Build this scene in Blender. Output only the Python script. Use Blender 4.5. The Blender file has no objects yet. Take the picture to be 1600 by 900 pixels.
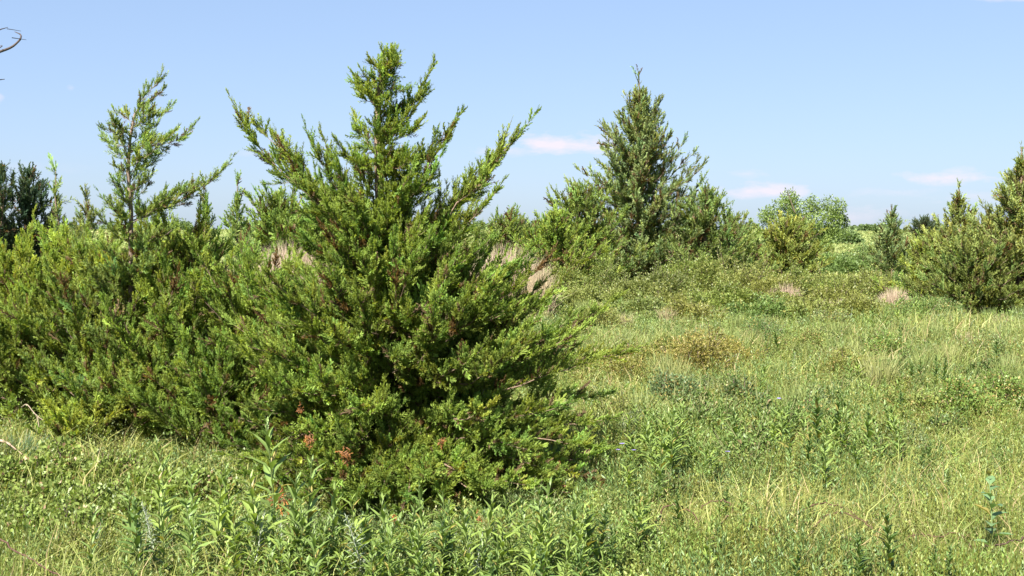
import bpy, math
import numpy as np
from math import radians as R_, sin, cos, pi

# ------------------------------------------------------------------ camera, sky, sun, exposure
S = bpy.context.scene
C = S.collection
F, EYE, PITCH = 1800.0, 1.75, math.atan(93 / 1800.0)
cam = bpy.data.cameras.new("camera"); co = bpy.data.objects.new("camera", cam); C.objects.link(co)
cam.sensor_width = 36; cam.lens = 36 * F / 1600; cam.clip_end = 9000; cam.clip_start = 0.05
co.location = (0, 0, EYE); co.rotation_euler = (pi / 2 - PITCH, 0, 0)
S.camera = co

SUN_EL, SUN_AZ = R_(50), R_(209)          # azimuth clockwise from +Y: behind the viewer, to the left
SDIR = np.array([sin(SUN_AZ) * cos(SUN_EL), cos(SUN_AZ) * cos(SUN_EL), sin(SUN_EL)])
W = bpy.data.worlds.new("World"); S.world = W; W.use_nodes = True
nt = W.node_tree; N = nt.nodes; L = nt.links
N.clear()
out = N.new("ShaderNodeOutputWorld"); bg = N.new("ShaderNodeBackground")
sky = N.new("ShaderNodeTexSky"); sky.sky_type = "NISHITA"; sky.sun_disc = False
sky.sun_elevation = SUN_EL; sky.sun_rotation = SUN_AZ
sky.altitude = 300; sky.air_density = 1.0; sky.dust_density = 0.8; sky.ozone_density = 1.0
tint = N.new("ShaderNodeMix"); tint.data_type = "RGBA"; tint.blend_type = "MULTIPLY"; tint.inputs[0].default_value = 1
tint.inputs[7].default_value = (0.80, 0.968, 1.27, 1)
gam = N.new("ShaderNodeGamma"); gam.inputs[1].default_value = 0.46; L.new(sky.outputs[0], gam.inputs[0]); L.new(gam.outputs[0], tint.inputs[6])


def wm(op, a, b=None, c=None):
    n = N.new("ShaderNodeMath"); n.operation = op
    for i, v in enumerate((a, b, c)):
        if v is None: continue
        if isinstance(v, (int, float)): n.inputs[i].default_value = v
        else: L.new(v, n.inputs[i])
    return n.outputs[0]


tc = N.new("ShaderNodeTexCoord"); sep = N.new("ShaderNodeSeparateXYZ"); L.new(tc.outputs["Generated"], sep.inputs[0])
yy = wm("MAXIMUM", sep.outputs[1], 0.02)
az = wm("DIVIDE", sep.outputs[0], yy); el = wm("DIVIDE", sep.outputs[2], yy)
comb = N.new("ShaderNodeCombineXYZ"); L.new(wm("MULTIPLY", az, 22), comb.inputs[0]); L.new(wm("MULTIPLY", el, 60), comb.inputs[1])
ns = N.new("ShaderNodeTexNoise"); ns.inputs["Scale"].default_value = 1.3; ns.inputs["Detail"].default_value = 8; ns.inputs["Roughness"].default_value = 0.6
L.new(comb.outputs[0], ns.inputs["Vector"])
nz = wm("SUBTRACT", ns.outputs[0], 0.5)
acc = None
for px, py, wx, wy, st in [(880, 226, 105, 19, .95), (800, 236, 60, 9, .5), (1195, 298, 75, 14, .85), (1165, 272, 45, 8, .4), (1475, 279, 70, 12, .75), (1490, 268, 30, 8, .4),
                           (1400, 300, 90, 8, .28), (1340, 340, 90, 14, .4), (1520, 305, 70, 12, .35), (0, 152, 12, 14, .6), (1570, 2, 70, 6, .5),
                           (420, 322, 45, 14, .45), (400, 240, 40, 6, .18), (60, 262, 80, 8, .12), (116, 140, 8, 6, .25)]:
    u = (px - 800) / F; v = (357 - py) / F
    dx = wm("DIVIDE", wm("SUBTRACT", az, u), wx / F); dy = wm("DIVIDE", wm("SUBTRACT", el, v), wy / F)
    d = wm("SQRT", wm("ADD", wm("MULTIPLY", dx, dx), wm("MULTIPLY", dy, dy)))
    m = wm("SUBTRACT", 1.05, wm("SUBTRACT", d, wm("MULTIPLY", nz, 3.2)))
    mm = N.new("ShaderNodeMath"); mm.operation = "MULTIPLY"; mm.use_clamp = True; L.new(m, mm.inputs[0]); mm.inputs[1].default_value = 0.95
    t = wm("MULTIPLY", mm.outputs[0], st * 0.9)
    acc = t if acc is None else wm("MAXIMUM", acc, t)
cl = N.new("ShaderNodeMix"); cl.data_type = "RGBA"; L.new(acc, cl.inputs[0]); L.new(tint.outputs[2], cl.inputs[6])
CLOUD = (2.95, 2.66, 3.0)
cl.inputs[7].default_value = (*CLOUD, 1)
L.new(cl.outputs[2], bg.inputs[0]); bg.inputs[1].default_value = 0.099
L.new(bg.outputs[0], out.inputs[0])

sl = bpy.data.lights.new("sun", "SUN"); so = bpy.data.objects.new("sun", sl); C.objects.link(so)
sl.energy = 5.0; sl.angle = R_(0.53); sl.color = (1.0, 0.95, 0.86)
from mathutils import Vector
so.rotation_euler = Vector(SDIR).to_track_quat("Z", "Y").to_euler(); so.location = (0, -10, 30)
V = S.view_settings; V.view_transform = "Standard"; V.look = "None"; V.gamma = 1; V.exposure = 1.80; V.use_curve_mapping = False
S.cycles.max_bounces = 5; S.cycles.diffuse_bounces = 4; S.cycles.transmission_bounces = 3; S.cycles.transparent_max_bounces = 4
S.cycles.glossy_bounces = 1; S.cycles.use_denoising = True; S.cycles.use_adaptive_sampling = False
S.cycles.caustics_reflective = False; S.cycles.caustics_refractive = False


# ------------------------------------------------------------------ helpers
def at(px, py, Y):
    """point seen at a pixel of the 1600x900 photograph, at depth Y"""
    a, b = (px - 800) / F, (450 - py) / F
    d = np.array([a, cos(PITCH) + b * sin(PITCH), b * cos(PITCH) - sin(PITCH)])
    return np.array([0, 0, EYE]) + d * (Y / d[1])


def sm(t):
    t = np.clip(t, 0, 1); return t * t * (3 - 2 * t)


def tz(x, y):
    x = np.asarray(x, float); y = np.asarray(y, float)
    z = 0.03 * np.sin(x * 1.1 + 1) * np.cos(y * .8) + 0.04 * np.sin(x * .31 + y * .27)
    z = z + 0.62 * sm((y - 13) / 10) * sm((1.2 - x) / 3.5) * sm((70 - y) / 30)
    z = z + 1.15 * sm((y - 55) / 260) + 0.25 * np.sin(x * .011 + 2) * sm((y - 100) / 200)
    return z - 1.5 * sm((y - 600) / 900)


def ground_at(px, py):
    """where the sight line of a pixel meets the terrain"""
    Y = 4.0
    while Y < 900:
        p = at(px, py, Y)
        if p[2] <= tz(p[0], p[1]): return p
        Y *= 1.004
    return p


def nrm(v):
    return v / np.maximum(np.linalg.norm(v, axis=-1, keepdims=True), 1e-9)


def basis(d, rng, ref=None):
    d = nrm(d); r = rng.normal(size=d.shape) if ref is None else np.broadcast_to(ref, d.shape)
    u = nrm(np.cross(r, d)); v = np.cross(d, u)
    return u, v, d


class MB:
    def __init__(s): s.v = []; s.f = []; s.c = []; s.n = 0

    def add(s, v, f, c):
        v = np.asarray(v, np.float32).reshape(-1, 3); f = np.asarray(f, np.int64) + s.n
        c = np.asarray(c, np.float32)
        if c.ndim == 1: c = np.broadcast_to(c, (len(v), 3))
        s.v.append(v); s.f.append(f); s.c.append(c.reshape(-1, 3)); s.n += len(v)

    def blades(s, shape, faces, col):
        """shape: (N, K, 3) points; faces: list of index lists on K points; col: (N,3) or (N,K,3)"""
        n, k = shape.shape[:2]
        if n == 0: return
        if col.ndim == 2: col = np.repeat(col[:, None], k, 1)
        base = (np.arange(n) * k)[:, None]
        start = s.n
        s.v.append(shape.reshape(-1, 3).astype(np.float32)); s.c.append(col.reshape(-1, 3).astype(np.float32)); s.n += n * k
        for f in faces: s.f.append(base + np.array(f)[None] + start)

    def tubes(s, P, Rd, col, sides=3):
        """P (N,K,3) centre lines, Rd (N,K) radii"""
        n, k = P.shape[:2]
        if n == 0: return
        T = np.gradient(P, axis=1); T = nrm(T)
        ref = np.where(np.abs(T[:, :1, 2:3]) > .8, np.array([1., 0, 0]), np.array([0, 0, 1.]))
        u = nrm(np.cross(np.broadcast_to(ref, T.shape), T)); v = np.cross(T, u)
        a = np.arange(sides) * 2 * pi / sides
        ring = P[:, :, None] + Rd[:, :, None, None] * (np.cos(a)[None, None, :, None] * u[:, :, None] + np.sin(a)[None, None, :, None] * v[:, :, None])
        idx = np.arange(k * sides).reshape(k, sides)
        faces = []
        for i in range(k - 1):
            for j in range(sides):
                j2 = (j + 1) % sides
                faces.append([idx[i, j], idx[i, j2], idx[i + 1, j2], idx[i + 1, j]])
        c = np.asarray(col, float)
        if c.ndim == 1: c = np.broadcast_to(c, (n, 3))
        s.blades(ring.reshape(n, k * sides, 3), faces, c)

    def build(s, name, mat, parent=None, loc=None, smooth=False):
        me = bpy.data.meshes.new(name)
        v = np.concatenate(s.v); c = np.concatenate(s.c)
        if loc is not None: v = v - np.asarray(loc, np.float32)
        me.vertices.add(len(v)); me.vertices.foreach_set("co", v.ravel())
        tot = np.concatenate([np.full(len(f), f.shape[1]) for f in s.f]).astype(np.int32)
        loops = np.concatenate([f.ravel() for f in s.f]).astype(np.int32)
        me.loops.add(len(loops)); me.polygons.add(len(tot))
        me.loops.foreach_set("vertex_index", loops)
        me.polygons.foreach_set("loop_start", np.concatenate([[0], np.cumsum(tot)[:-1]]).astype(np.int32))
        me.update(calc_edges=True)
        at_ = me.color_attributes.new("Col", "FLOAT_COLOR", "POINT")
        at_.data.foreach_set("color", np.concatenate([c, np.ones((len(c), 1), np.float32)], 1).ravel())
        if smooth: me.polygons.foreach_set("use_smooth", np.ones(len(tot), bool))
        me.materials.append(mat)
        o = bpy.data.objects.new(name, me); C.objects.link(o)
        if parent is not None: o.parent = parent
        return o


def thing(name, label, cat, loc, group=None):
    o = bpy.data.objects.new(name, None); C.objects.link(o); o.location = loc; o.empty_display_size = .1
    o["label"] = label; o["category"] = cat
    if group: o["group"] = group
    return o


def dup(root, loc, rz, sc, label=None, group=None, tilt=(0, 0)):
    r = root.copy(); C.objects.link(r); r.location = loc; r.rotation_euler = (tilt[0], tilt[1], rz); r.scale = (sc, sc, sc)
    if label: r["label"] = label
    if group: r["group"] = group
    for ch in root.children:
        c = ch.copy(); C.objects.link(c); c.parent = r
    return r


# ------------------------------------------------------------------ materials
def leaf_mat(name, transl=.3, rough=.5, spec=.3, tmul=(1.15, 1.2, .5), gain=1.0):
    m = bpy.data.materials.new(name); m.use_nodes = True; t = m.node_tree; n = t.nodes; l = t.links; n.clear()
    o = n.new("ShaderNodeOutputMaterial"); a = n.new("ShaderNodeAttribute"); a.attribute_name = "Col"
    nz_ = n.new("ShaderNodeTexNoise"); nz_.inputs["Scale"].default_value = 7; nz_.inputs["Detail"].default_value = 2
    g = n.new("ShaderNodeTexCoord"); l.new(g.outputs["Object"], nz_.inputs["Vector"])
    mr = n.new("ShaderNodeMapRange"); mr.inputs[3].default_value = .72 * gain; mr.inputs[4].default_value = 1.28 * gain; l.new(nz_.outputs[0], mr.inputs[0])
    mx = n.new("ShaderNodeMix"); mx.data_type = "RGBA"; mx.blend_type = "MULTIPLY"; mx.inputs[0].default_value = 1
    l.new(a.outputs[0], mx.inputs[6]); l.new(mr.outputs[0], mx.inputs[7])
    p = n.new("ShaderNodeBsdfPrincipled"); p.inputs["Roughness"].default_value = rough; p.inputs["Specular IOR Level"].default_value = spec
    l.new(mx.outputs[2], p.inputs["Base Color"])
    tm = n.new("ShaderNodeMix"); tm.data_type = "RGBA"; tm.blend_type = "MULTIPLY"; tm.inputs[0].default_value = 1; tm.inputs[7].default_value = (*tmul, 1)
    l.new(mx.outputs[2], tm.inputs[6])
    tr = n.new("ShaderNodeBsdfTranslucent"); l.new(tm.outputs[2], tr.inputs[0])
    ms = n.new("ShaderNodeMixShader"); ms.inputs[0].default_value = transl
    l.new(p.outputs[0], ms.inputs[1]); l.new(tr.outputs[0], ms.inputs[2]); l.new(ms.outputs[0], o.inputs[0])
    return m


def bark_mat(name):
    m = bpy.data.materials.new(name); m.use_nodes = True; t = m.node_tree; n = t.nodes; l = t.links
    p = n["Principled BSDF"]; p.inputs["Roughness"].default_value = .85; p.inputs["Specular IOR Level"].default_value = .15
    a = n.new("ShaderNodeAttribute"); a.attribute_name = "Col"
    g = n.new("ShaderNodeTexCoord"); mp = n.new("ShaderNodeMapping"); mp.inputs["Scale"].default_value = (40, 40, 6); l.new(g.outputs["Object"], mp.inputs[0])
    z = n.new("ShaderNodeTexNoise"); z.inputs["Detail"].default_value = 4; z.inputs["Scale"].default_value = 1.0; l.new(mp.outputs[0], z.inputs["Vector"])
    mr = n.new("ShaderNodeMapRange"); mr.inputs[3].default_value = .45; mr.inputs[4].default_value = 1.5; l.new(z.outputs[0], mr.inputs[0])
    mx = n.new("ShaderNodeMix"); mx.data_type = "RGBA"; mx.blend_type = "MULTIPLY"; mx.inputs[0].default_value = 1
    l.new(a.outputs[0], mx.inputs[6]); l.new(mr.outputs[0], mx.inputs[7]); l.new(mx.outputs[2], p.inputs["Base Color"])
    b = n.new("ShaderNodeBump"); b.inputs["Strength"].default_value = .6; b.inputs["Distance"].default_value = .01; l.new(z.outputs[0], b.inputs["Height"]); l.new(b.outputs[0], p.inputs["Normal"])
    return m


def ground_mat():
    m = bpy.data.materials.new("meadow_ground"); m.use_nodes = True; t = m.node_tree; n = t.nodes; l = t.links
    p = n["Principled BSDF"]; p.inputs["Roughness"].default_value = .95; p.inputs["Specular IOR Level"].default_value = .1
    g = n.new("ShaderNodeTexCoord")
    z = n.new("ShaderNodeTexNoise"); z.inputs["Scale"].default_value = .35; z.inputs["Detail"].default_value = 12; z.inputs["Roughness"].default_value = .7; l.new(g.outputs["Object"], z.inputs["Vector"])
    z2 = n.new("ShaderNodeTexNoise"); z2.inputs["Scale"].default_value = 22; z2.inputs["Detail"].default_value = 5; l.new(g.outputs["Object"], z2.inputs["Vector"])
    r = n.new("ShaderNodeValToRGB"); l.new(z.outputs[0], r.inputs[0]); e = r.color_ramp.elements
    e[0].position = .3; e[0].color = (.075, .10, .026, 1); e[1].position = .7; e[1].color = (.17, .19, .06, 1)
    x = e.new(.5); x.color = (.105, .145, .035, 1)
    mr = n.new("ShaderNodeMapRange"); mr.inputs[3].default_value = .5; mr.inputs[4].default_value = 1.5; l.new(z2.outputs[0], mr.inputs[0])
    mx = n.new("ShaderNodeMix"); mx.data_type = "RGBA"; mx.blend_type = "MULTIPLY"; mx.inputs[0].default_value = 1
    l.new(r.outputs[0], mx.inputs[6]); l.new(mr.outputs[0], mx.inputs[7]); l.new(mx.outputs[2], p.inputs["Base Color"])
    b = n.new("ShaderNodeBump"); b.inputs["Distance"].default_value = .05; l.new(z2.outputs[0], b.inputs["Height"]); l.new(b.outputs[0], p.inputs["Normal"])
    return m


M_CEDAR = leaf_mat("cedar_foliage", .46, .65, .10, (1.25, 1.12, .5))
M_LEAF = leaf_mat("leaf", .32, .45, .35)
M_GRASS = leaf_mat("grass_blade", .33, .5, .3)
M_DRY = leaf_mat("dry_straw", .25, .7, .2, (1.05, 1, .85))
M_SILVER = leaf_mat("silvery_leaf", .2, .8, .1, (1, 1, .9))
M_BARK = bark_mat("bark")
M_GROUND = ground_mat()

# ------------------------------------------------------------------ terrain
def axis(lo, hi, n, s):
    t = np.linspace(-1, 1, n); v = np.sinh(t * s) / math.sinh(s)
    return np.where(v < 0, -v * lo, v * hi)


xs = axis(-2500, 2500, 241, 6.5); ys = axis(-60, 3500, 281, 6.5)
X, Y = np.meshgrid(xs, ys); Z = tz(X, Y)
gv = np.stack([X, Y, Z], -1).reshape(-1, 3)
i = np.arange((len(ys) - 1) * len(xs)).reshape(len(ys) - 1, len(xs))[:, :-1].ravel()
g = MB(); g.add(gv, np.stack([i, i + 1, i + 1 + len(xs), i + len(xs)], 1), np.array([.1, .14, .04]))
go = g.build("ground", M_GROUND, smooth=True); go["kind"] = "structure"


# ------------------------------------------------------------------ vegetation generators
def value_noise(x, y, sc, seed):
    r = np.random.default_rng(seed); T = r.random((64, 64))
    x = np.asarray(x) / sc; y = np.asarray(y) / sc
    xi = np.floor(x).astype(int); yi = np.floor(y).astype(int); fx = sm(x - xi); fy = sm(y - yi)
    a = T[xi % 64, yi % 64]; b = T[(xi + 1) % 64, yi % 64]; c = T[xi % 64, (yi + 1) % 64]; d = T[(xi + 1) % 64, (yi + 1) % 64]
    return (a * (1 - fx) + b * fx) * (1 - fy) + (c * (1 - fx) + d * fx) * fy


def spray_templates(rng, n=6, side=18, wide=.06):
    out_ = []
    for _ in range(n):
        tr = []
        for k in range(side):
            t = .05 + .9 * (k + rng.random() * .6) / side
            phi = rng.random() * 2 * pi if k % 3 else (k % 2) * pi + rng.normal() * .3
            an = rng.uniform(.45, .95); ln = rng.uniform(.24, .42) * (1.05 - .65 * t)
            d = np.array([sin(an) * cos(phi), sin(an) * sin(phi), cos(an)])
            w = nrm(np.cross(d, np.array([1.0, 0, 0]) + rng.normal(size=3) * .26)) * wide * .5
            b = np.array([0, 0, t])
            tr.append(np.stack([b - w * .6, b + w * .6, b + d * ln * .55 + w, b + d * ln, b + d * ln * .55 - w]))
        for j in range(2):
            w = np.array([0.15 * rng.normal(), 1.0, 0]) * wide * .45
            tr.append(np.stack([-w, w, np.array([0, 0, .6]) + w, np.array([0, 0, 1.06]), np.array([0, 0, .6]) - w]))
        out_.append(np.array(tr))
    return out_


_TR = np.random.default_rng(5)
TPL_NEAR = spray_templates(_TR, 8, 20, .072)
TPL_FAR = spray_templates(_TR, 8, 10, .10)


def put_sprays(mb, P, D, Ls, col, rng, tpl, tipgain=1.25, face=None):
    which = rng.integers(0, len(tpl), len(P))
    for k, T in enumerate(tpl):
        s_ = which == k
        if not s_.any(): continue
        u, v, d = basis(D[s_], rng)
        if face is not None:
            fc = face[s_]; v = nrm(np.cross(d, fc)); u = np.cross(v, d)
        M = np.stack([u, v, d], -1) * Ls[s_][:, None, None]                       # columns
        pts = np.einsum("nij,bkj->nbki", M, T) + P[s_][:, None, None]
        zt = np.clip(T[..., 2], 0, 1)
        c = col[s_][:, None, None] * (0.9 + (tipgain - .9) * zt[None] ** 2)[..., None]
        n = s_.sum() * len(T)
        mb.blades(pts.reshape(n, 5, 3), [[0, 1, 2, 3, 4]], c.reshape(n, 5, 3))


def bez(p0, p1, p2, n):
    t = np.linspace(0, 1, n)[:, None]
    return (1 - t) ** 2 * p0 + 2 * t * (1 - t) * p1 + t ** 2 * p2


def cedar(label, base, H, limbs, seed, leaf=(.085, .145, .028), spray=.12, gap=.06, l2=.34, dens=.022, near=True, trunk=None, tr=.05,
          group=None, dead=0, cone=None, zmax=1.0, name="cedar_tree", dead_at=(), barkc=(.20, .14, .10), taper=.75, upb=.35, cat="tree", thin=1.0):
    """limbs: list of (start point, control point, tip point). cone: (n, z0, R, profile, elev_low, elev_high) adds random limbs.
    Second-order branchlets leave every limb, sprays leave every branchlet."""
    rng = np.random.default_rng(seed)
    base = np.asarray(base, float)
    root = thing(name, label, cat, base, group)
    top = base + np.array([0, 0, H])
    if trunk is None: trunk = np.array([base + (top - base) * t + np.array([rng.normal() * .015 * H * t * (1 - t) * 4, rng.normal() * .015 * H * t * (1 - t) * 4, 0]) for t in np.linspace(0, 1, 9)])
    trunk = np.asarray(trunk, float)
    zz = trunk[:, 2]
    limbs = list(limbs)
    if cone:
        n, z0, Rm, prof, e0, e1 = cone
        for k in range(n):
            t = (k + rng.random()) / n
            t = z0 + (1 - z0) * t ** 1.15
            zb = t * H * zmax
            s = np.array([np.interp(base[2] + zb, zz, trunk[:, i_]) for i_ in range(3)])
            a = k * 2.4 + rng.normal() * .5
            ln = Rm * prof(t) * rng.uniform(.65, 1.18) + .012 * H
            e = R_(e0 + (e1 - e0) * t) + rng.normal() * .14
            dr = np.array([cos(a) * cos(e), sin(a) * cos(e), sin(e)])
            tip = s + dr * ln + np.array([0, 0, .16 * ln])
            tip[2] = max(tip[2], base[2] + .04)
            limbs.append((s, s + dr * ln * .5 - np.array([0, 0, .05 * ln]), tip))
    K = 7
    LP = np.array([bez(np.asarray(a, float), np.asarray(b, float), np.asarray(c, float), K) for a, b, c in limbs])
    LP[:, 1:-1] += rng.normal(size=LP[:, 1:-1].shape) * .02 * np.linalg.norm(LP[:, -1] - LP[:, 0], axis=1)[:, None, None]
    ll = np.linalg.norm(np.diff(LP, axis=1), axis=2).sum(1)
    wood = MB()
    bc = np.array(barkc)
    tk = len(trunk)
    wood.tubes(trunk[None], np.linspace(tr, tr * .12, tk)[None] * np.where(np.arange(tk) == 0, 1.25, 1)[None], bc, 8)
    rad0 = np.clip(tr * .06 + ll * .0055, 0, tr * .5)
    wood.tubes(LP, rad0[:, None] * np.linspace(1, .18, K)[None], bc[None] * rng.uniform(.8, 1.25, (len(LP), 1)), 5)
    # leader gets branchlets too
    trk = np.array([[np.interp(z, zz, trunk[:, i_]) for i_ in range(3)] for z in np.linspace(base[2] + H * .72, zz[-1], K)])
    LP2 = np.concatenate([LP, trk[None]]); ll2 = np.append(ll, H * .28)
    # branchlets
    P, D, Ln, Cb, bent = [], [], [], [], []
    for q in range(len(LP2)):
        nb = max(3, int(ll2[q] / gap * thin))
        t = np.clip(np.sort(.10 + .9 * (np.arange(nb) + rng.random(nb)) / nb), 0, .999)
        seg = t * (K - 1); i0 = seg.astype(int); f = (seg - i0)[:, None]
        p = LP2[q][i0] * (1 - f) + LP2[q][i0 + 1] * f; T = nrm(LP2[q][i0 + 1] - LP2[q][i0])
        u, v, _ = basis(T, rng)
        an = rng.uniform(.45, 1.15, nb) * (1 - .35 * t)
        d = nrm(T * np.cos(an)[:, None] + u * np.sin(an)[:, None] + np.array([0, 0, upb]) * rng.uniform(.3, 1.4, nb)[:, None])
        scale = min(1.0, ll2[q] / (2.2 * l2) + .15) if q < len(LP) else .36
        bl = l2 * scale * (1.05 - taper * t) * rng.uniform(.45, 1.25, nb)
        P.append(p); D.append(d); Ln.append(bl)
        bl = np.where(rng.random(nb) < .06, bl * 1.7, bl)
        lc = rng.uniform(.75, 1.22)
        Cb.append(lc * rng.uniform(.8, 1.22, nb))
        # the tip of the limb itself
        P.append(LP2[q][-1:]); D.append(nrm(LP2[q][-1:] - LP2[q][-2:-1] + np.array([[0, 0, .02]]))); Ln.append(np.array([l2 * .8 * scale])); Cb.append(np.array([lc * 1.05]))
    P = np.concatenate(P); D = np.concatenate(D); Ln = np.concatenate(Ln); Cb = np.concatenate(Cb)
    end = P + D * Ln[:, None] + np.array([0, 0, 1.]) * (Ln * rng.uniform(-.05, .22, len(Ln)))[:, None]
    mid = P + D * Ln[:, None] * .5
    BP = np.stack([P, mid, end], 1)
    gz = tz(base[0], base[1]) + .02
    BP[..., 2] = np.maximum(BP[..., 2], gz)
    wood.tubes(BP, (.0016 + Ln * .004)[:, None] * np.array([1, .7, .3])[None] * (1 if near else 1.4), bc[None] * rng.uniform(.7, 1.3, (len(P), 1)), 3)
    # sprays along branchlets
    ns_ = np.maximum(2, (Ln / dens).astype(int))
    rep = np.repeat(np.arange(len(P)), ns_)
    tt = rng.random(len(rep)) ** .95
    w0 = (1 - tt) ** 2; w1 = 2 * tt * (1 - tt); w2 = tt ** 2
    sp = BP[rep, 0] * w0[:, None] + BP[rep, 1] * w1[:, None] + BP[rep, 2] * w2[:, None]
    td = nrm(BP[rep, 2] - BP[rep, 0])
    u, v, _ = basis(td, rng)
    an = rng.uniform(.15, .95, len(rep)) * (1.1 - .6 * tt)
    sd = nrm(td * np.cos(an)[:, None] + u * np.sin(an)[:, None] + np.array([0, 0, .22]))
    sL = spray * np.clip(np.exp(rng.normal(size=len(rep)) * .32), .45, 2.0) * (1.22 - .72 * tt)
    hue = rng.normal(size=(len(P), 1)) * .07
    lf = np.array(leaf) * np.array([2.06, 1.77, 2.0])
    col = lf[None] * Cb[rep][:, None] * rng.uniform(.85, 1.18, (len(rep), 1))
    col = col * (1 + hue[rep] * np.array([1.4, .2, -.4]))
    brown = rng.random(len(P)) < .02
    col = np.where(brown[rep][:, None], np.array([.16, .10, .045]) * rng.uniform(.7, 1.2, (len(rep), 1)), col)
    inner = (tt < .3) & (rng.random(len(rep)) < .16)
    col = np.where(inner[:, None], np.array([.15, .105, .06]) * rng.uniform(.7, 1.3, (len(rep), 1)), col)
    fol = MB()
    ax = np.stack([np.interp(sp[:, 2] - .15 * H, zz, trunk[:, i_]) for i_ in range(2)], 1)
    outw = np.concatenate([sp[:, :2] - ax, np.full((len(sp), 1), .1 * H)], 1)
    face = nrm(nrm(outw) * .8 + np.array([0, 0, .75]) + rng.normal(size=sp.shape) * .30)
    put_sprays(fol, sp, sd, sL, np.clip(col, .004, .6), rng, TPL_NEAR if near else TPL_FAR, face=face)
    wood.build("trunk", M_BARK, root, base, True)
    fol.build("crown", M_CEDAR, root, base)
    for dp in dead_at:      # rust-red dead sprays hanging in the crown
        dm = MB(); p, sz = np.asarray(dp[0], float), dp[1]
        n = 26
        pos = p + rng.normal(size=(n, 3)) * sz * np.array([.28, .25, .35]); dd = nrm(rng.normal(size=(n, 3)) * .7 + np.array([0, 0, -.6]))
        put_sprays(dm, pos, dd, np.full(n, sz * .75) * rng.uniform(.6, 1.2, n), np.array([.38, .17, .05])[None] * rng.uniform(.7, 1.25, (n, 1)), rng, TPL_NEAR)
        dm.tubes(np.stack([pos, pos + dd * sz * .4], 1), np.full((n, 2), .003), np.array([.3, .15, .08]), 3)
        o = dm.build("dead_spray", M_DRY, root, base); o["label"] = "rust-red dead spray"
    print("CEDAR", label[:30], len(rep))
    return root


def cone_prof(p): return lambda t: (1 - t) ** p
def bush_prof(t): return math.sqrt(max(0.0, 1 - max(0, (t - .15) / .85) ** 2)) * (.75 + .25 * min(1, t / .15))


# ------------------------------------------------------------------ the hero cedar
D0 = 7.85
hb = np.array([at(612, 700, D0)[0], D0, 0.0]); hb[2] = tz(hb[0], hb[1])
tpx = [(618, 735, 0), (612, 600, .03), (606, 480, -.02), (596, 370, .0), (592, 270, .0), (590, 190, .02), (592, 140, 0), (600, 115, .02), (606, 97, .0)]
tr_ = [at(a, b, D0 + c) for a, b, c in tpx]; tr_[0] = hb
HH = tr_[-1][2] - hb[2]


def onT(py):
    zs = np.array([p[2] for p in tr_]); z = at(600, py, D0)[2]
    return np.array([np.interp(z, zs, [p[k] for p in tr_]) for k in range(3)])


def limb(py, tip, dy=0.0, sag=.5, ty=None):
    s = onT(py); e = at(tip[0], tip[1], D0 + dy); e = e - nrm(e - s) * min(.2 if tip[1] < 460 else .06, .3 * np.linalg.norm(e - s))
    m = (s + e) / 2; m[2] = s[2] + (e[2] - s[2]) * (.5 - .22 * sag)
    return (s, m, e)


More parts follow.
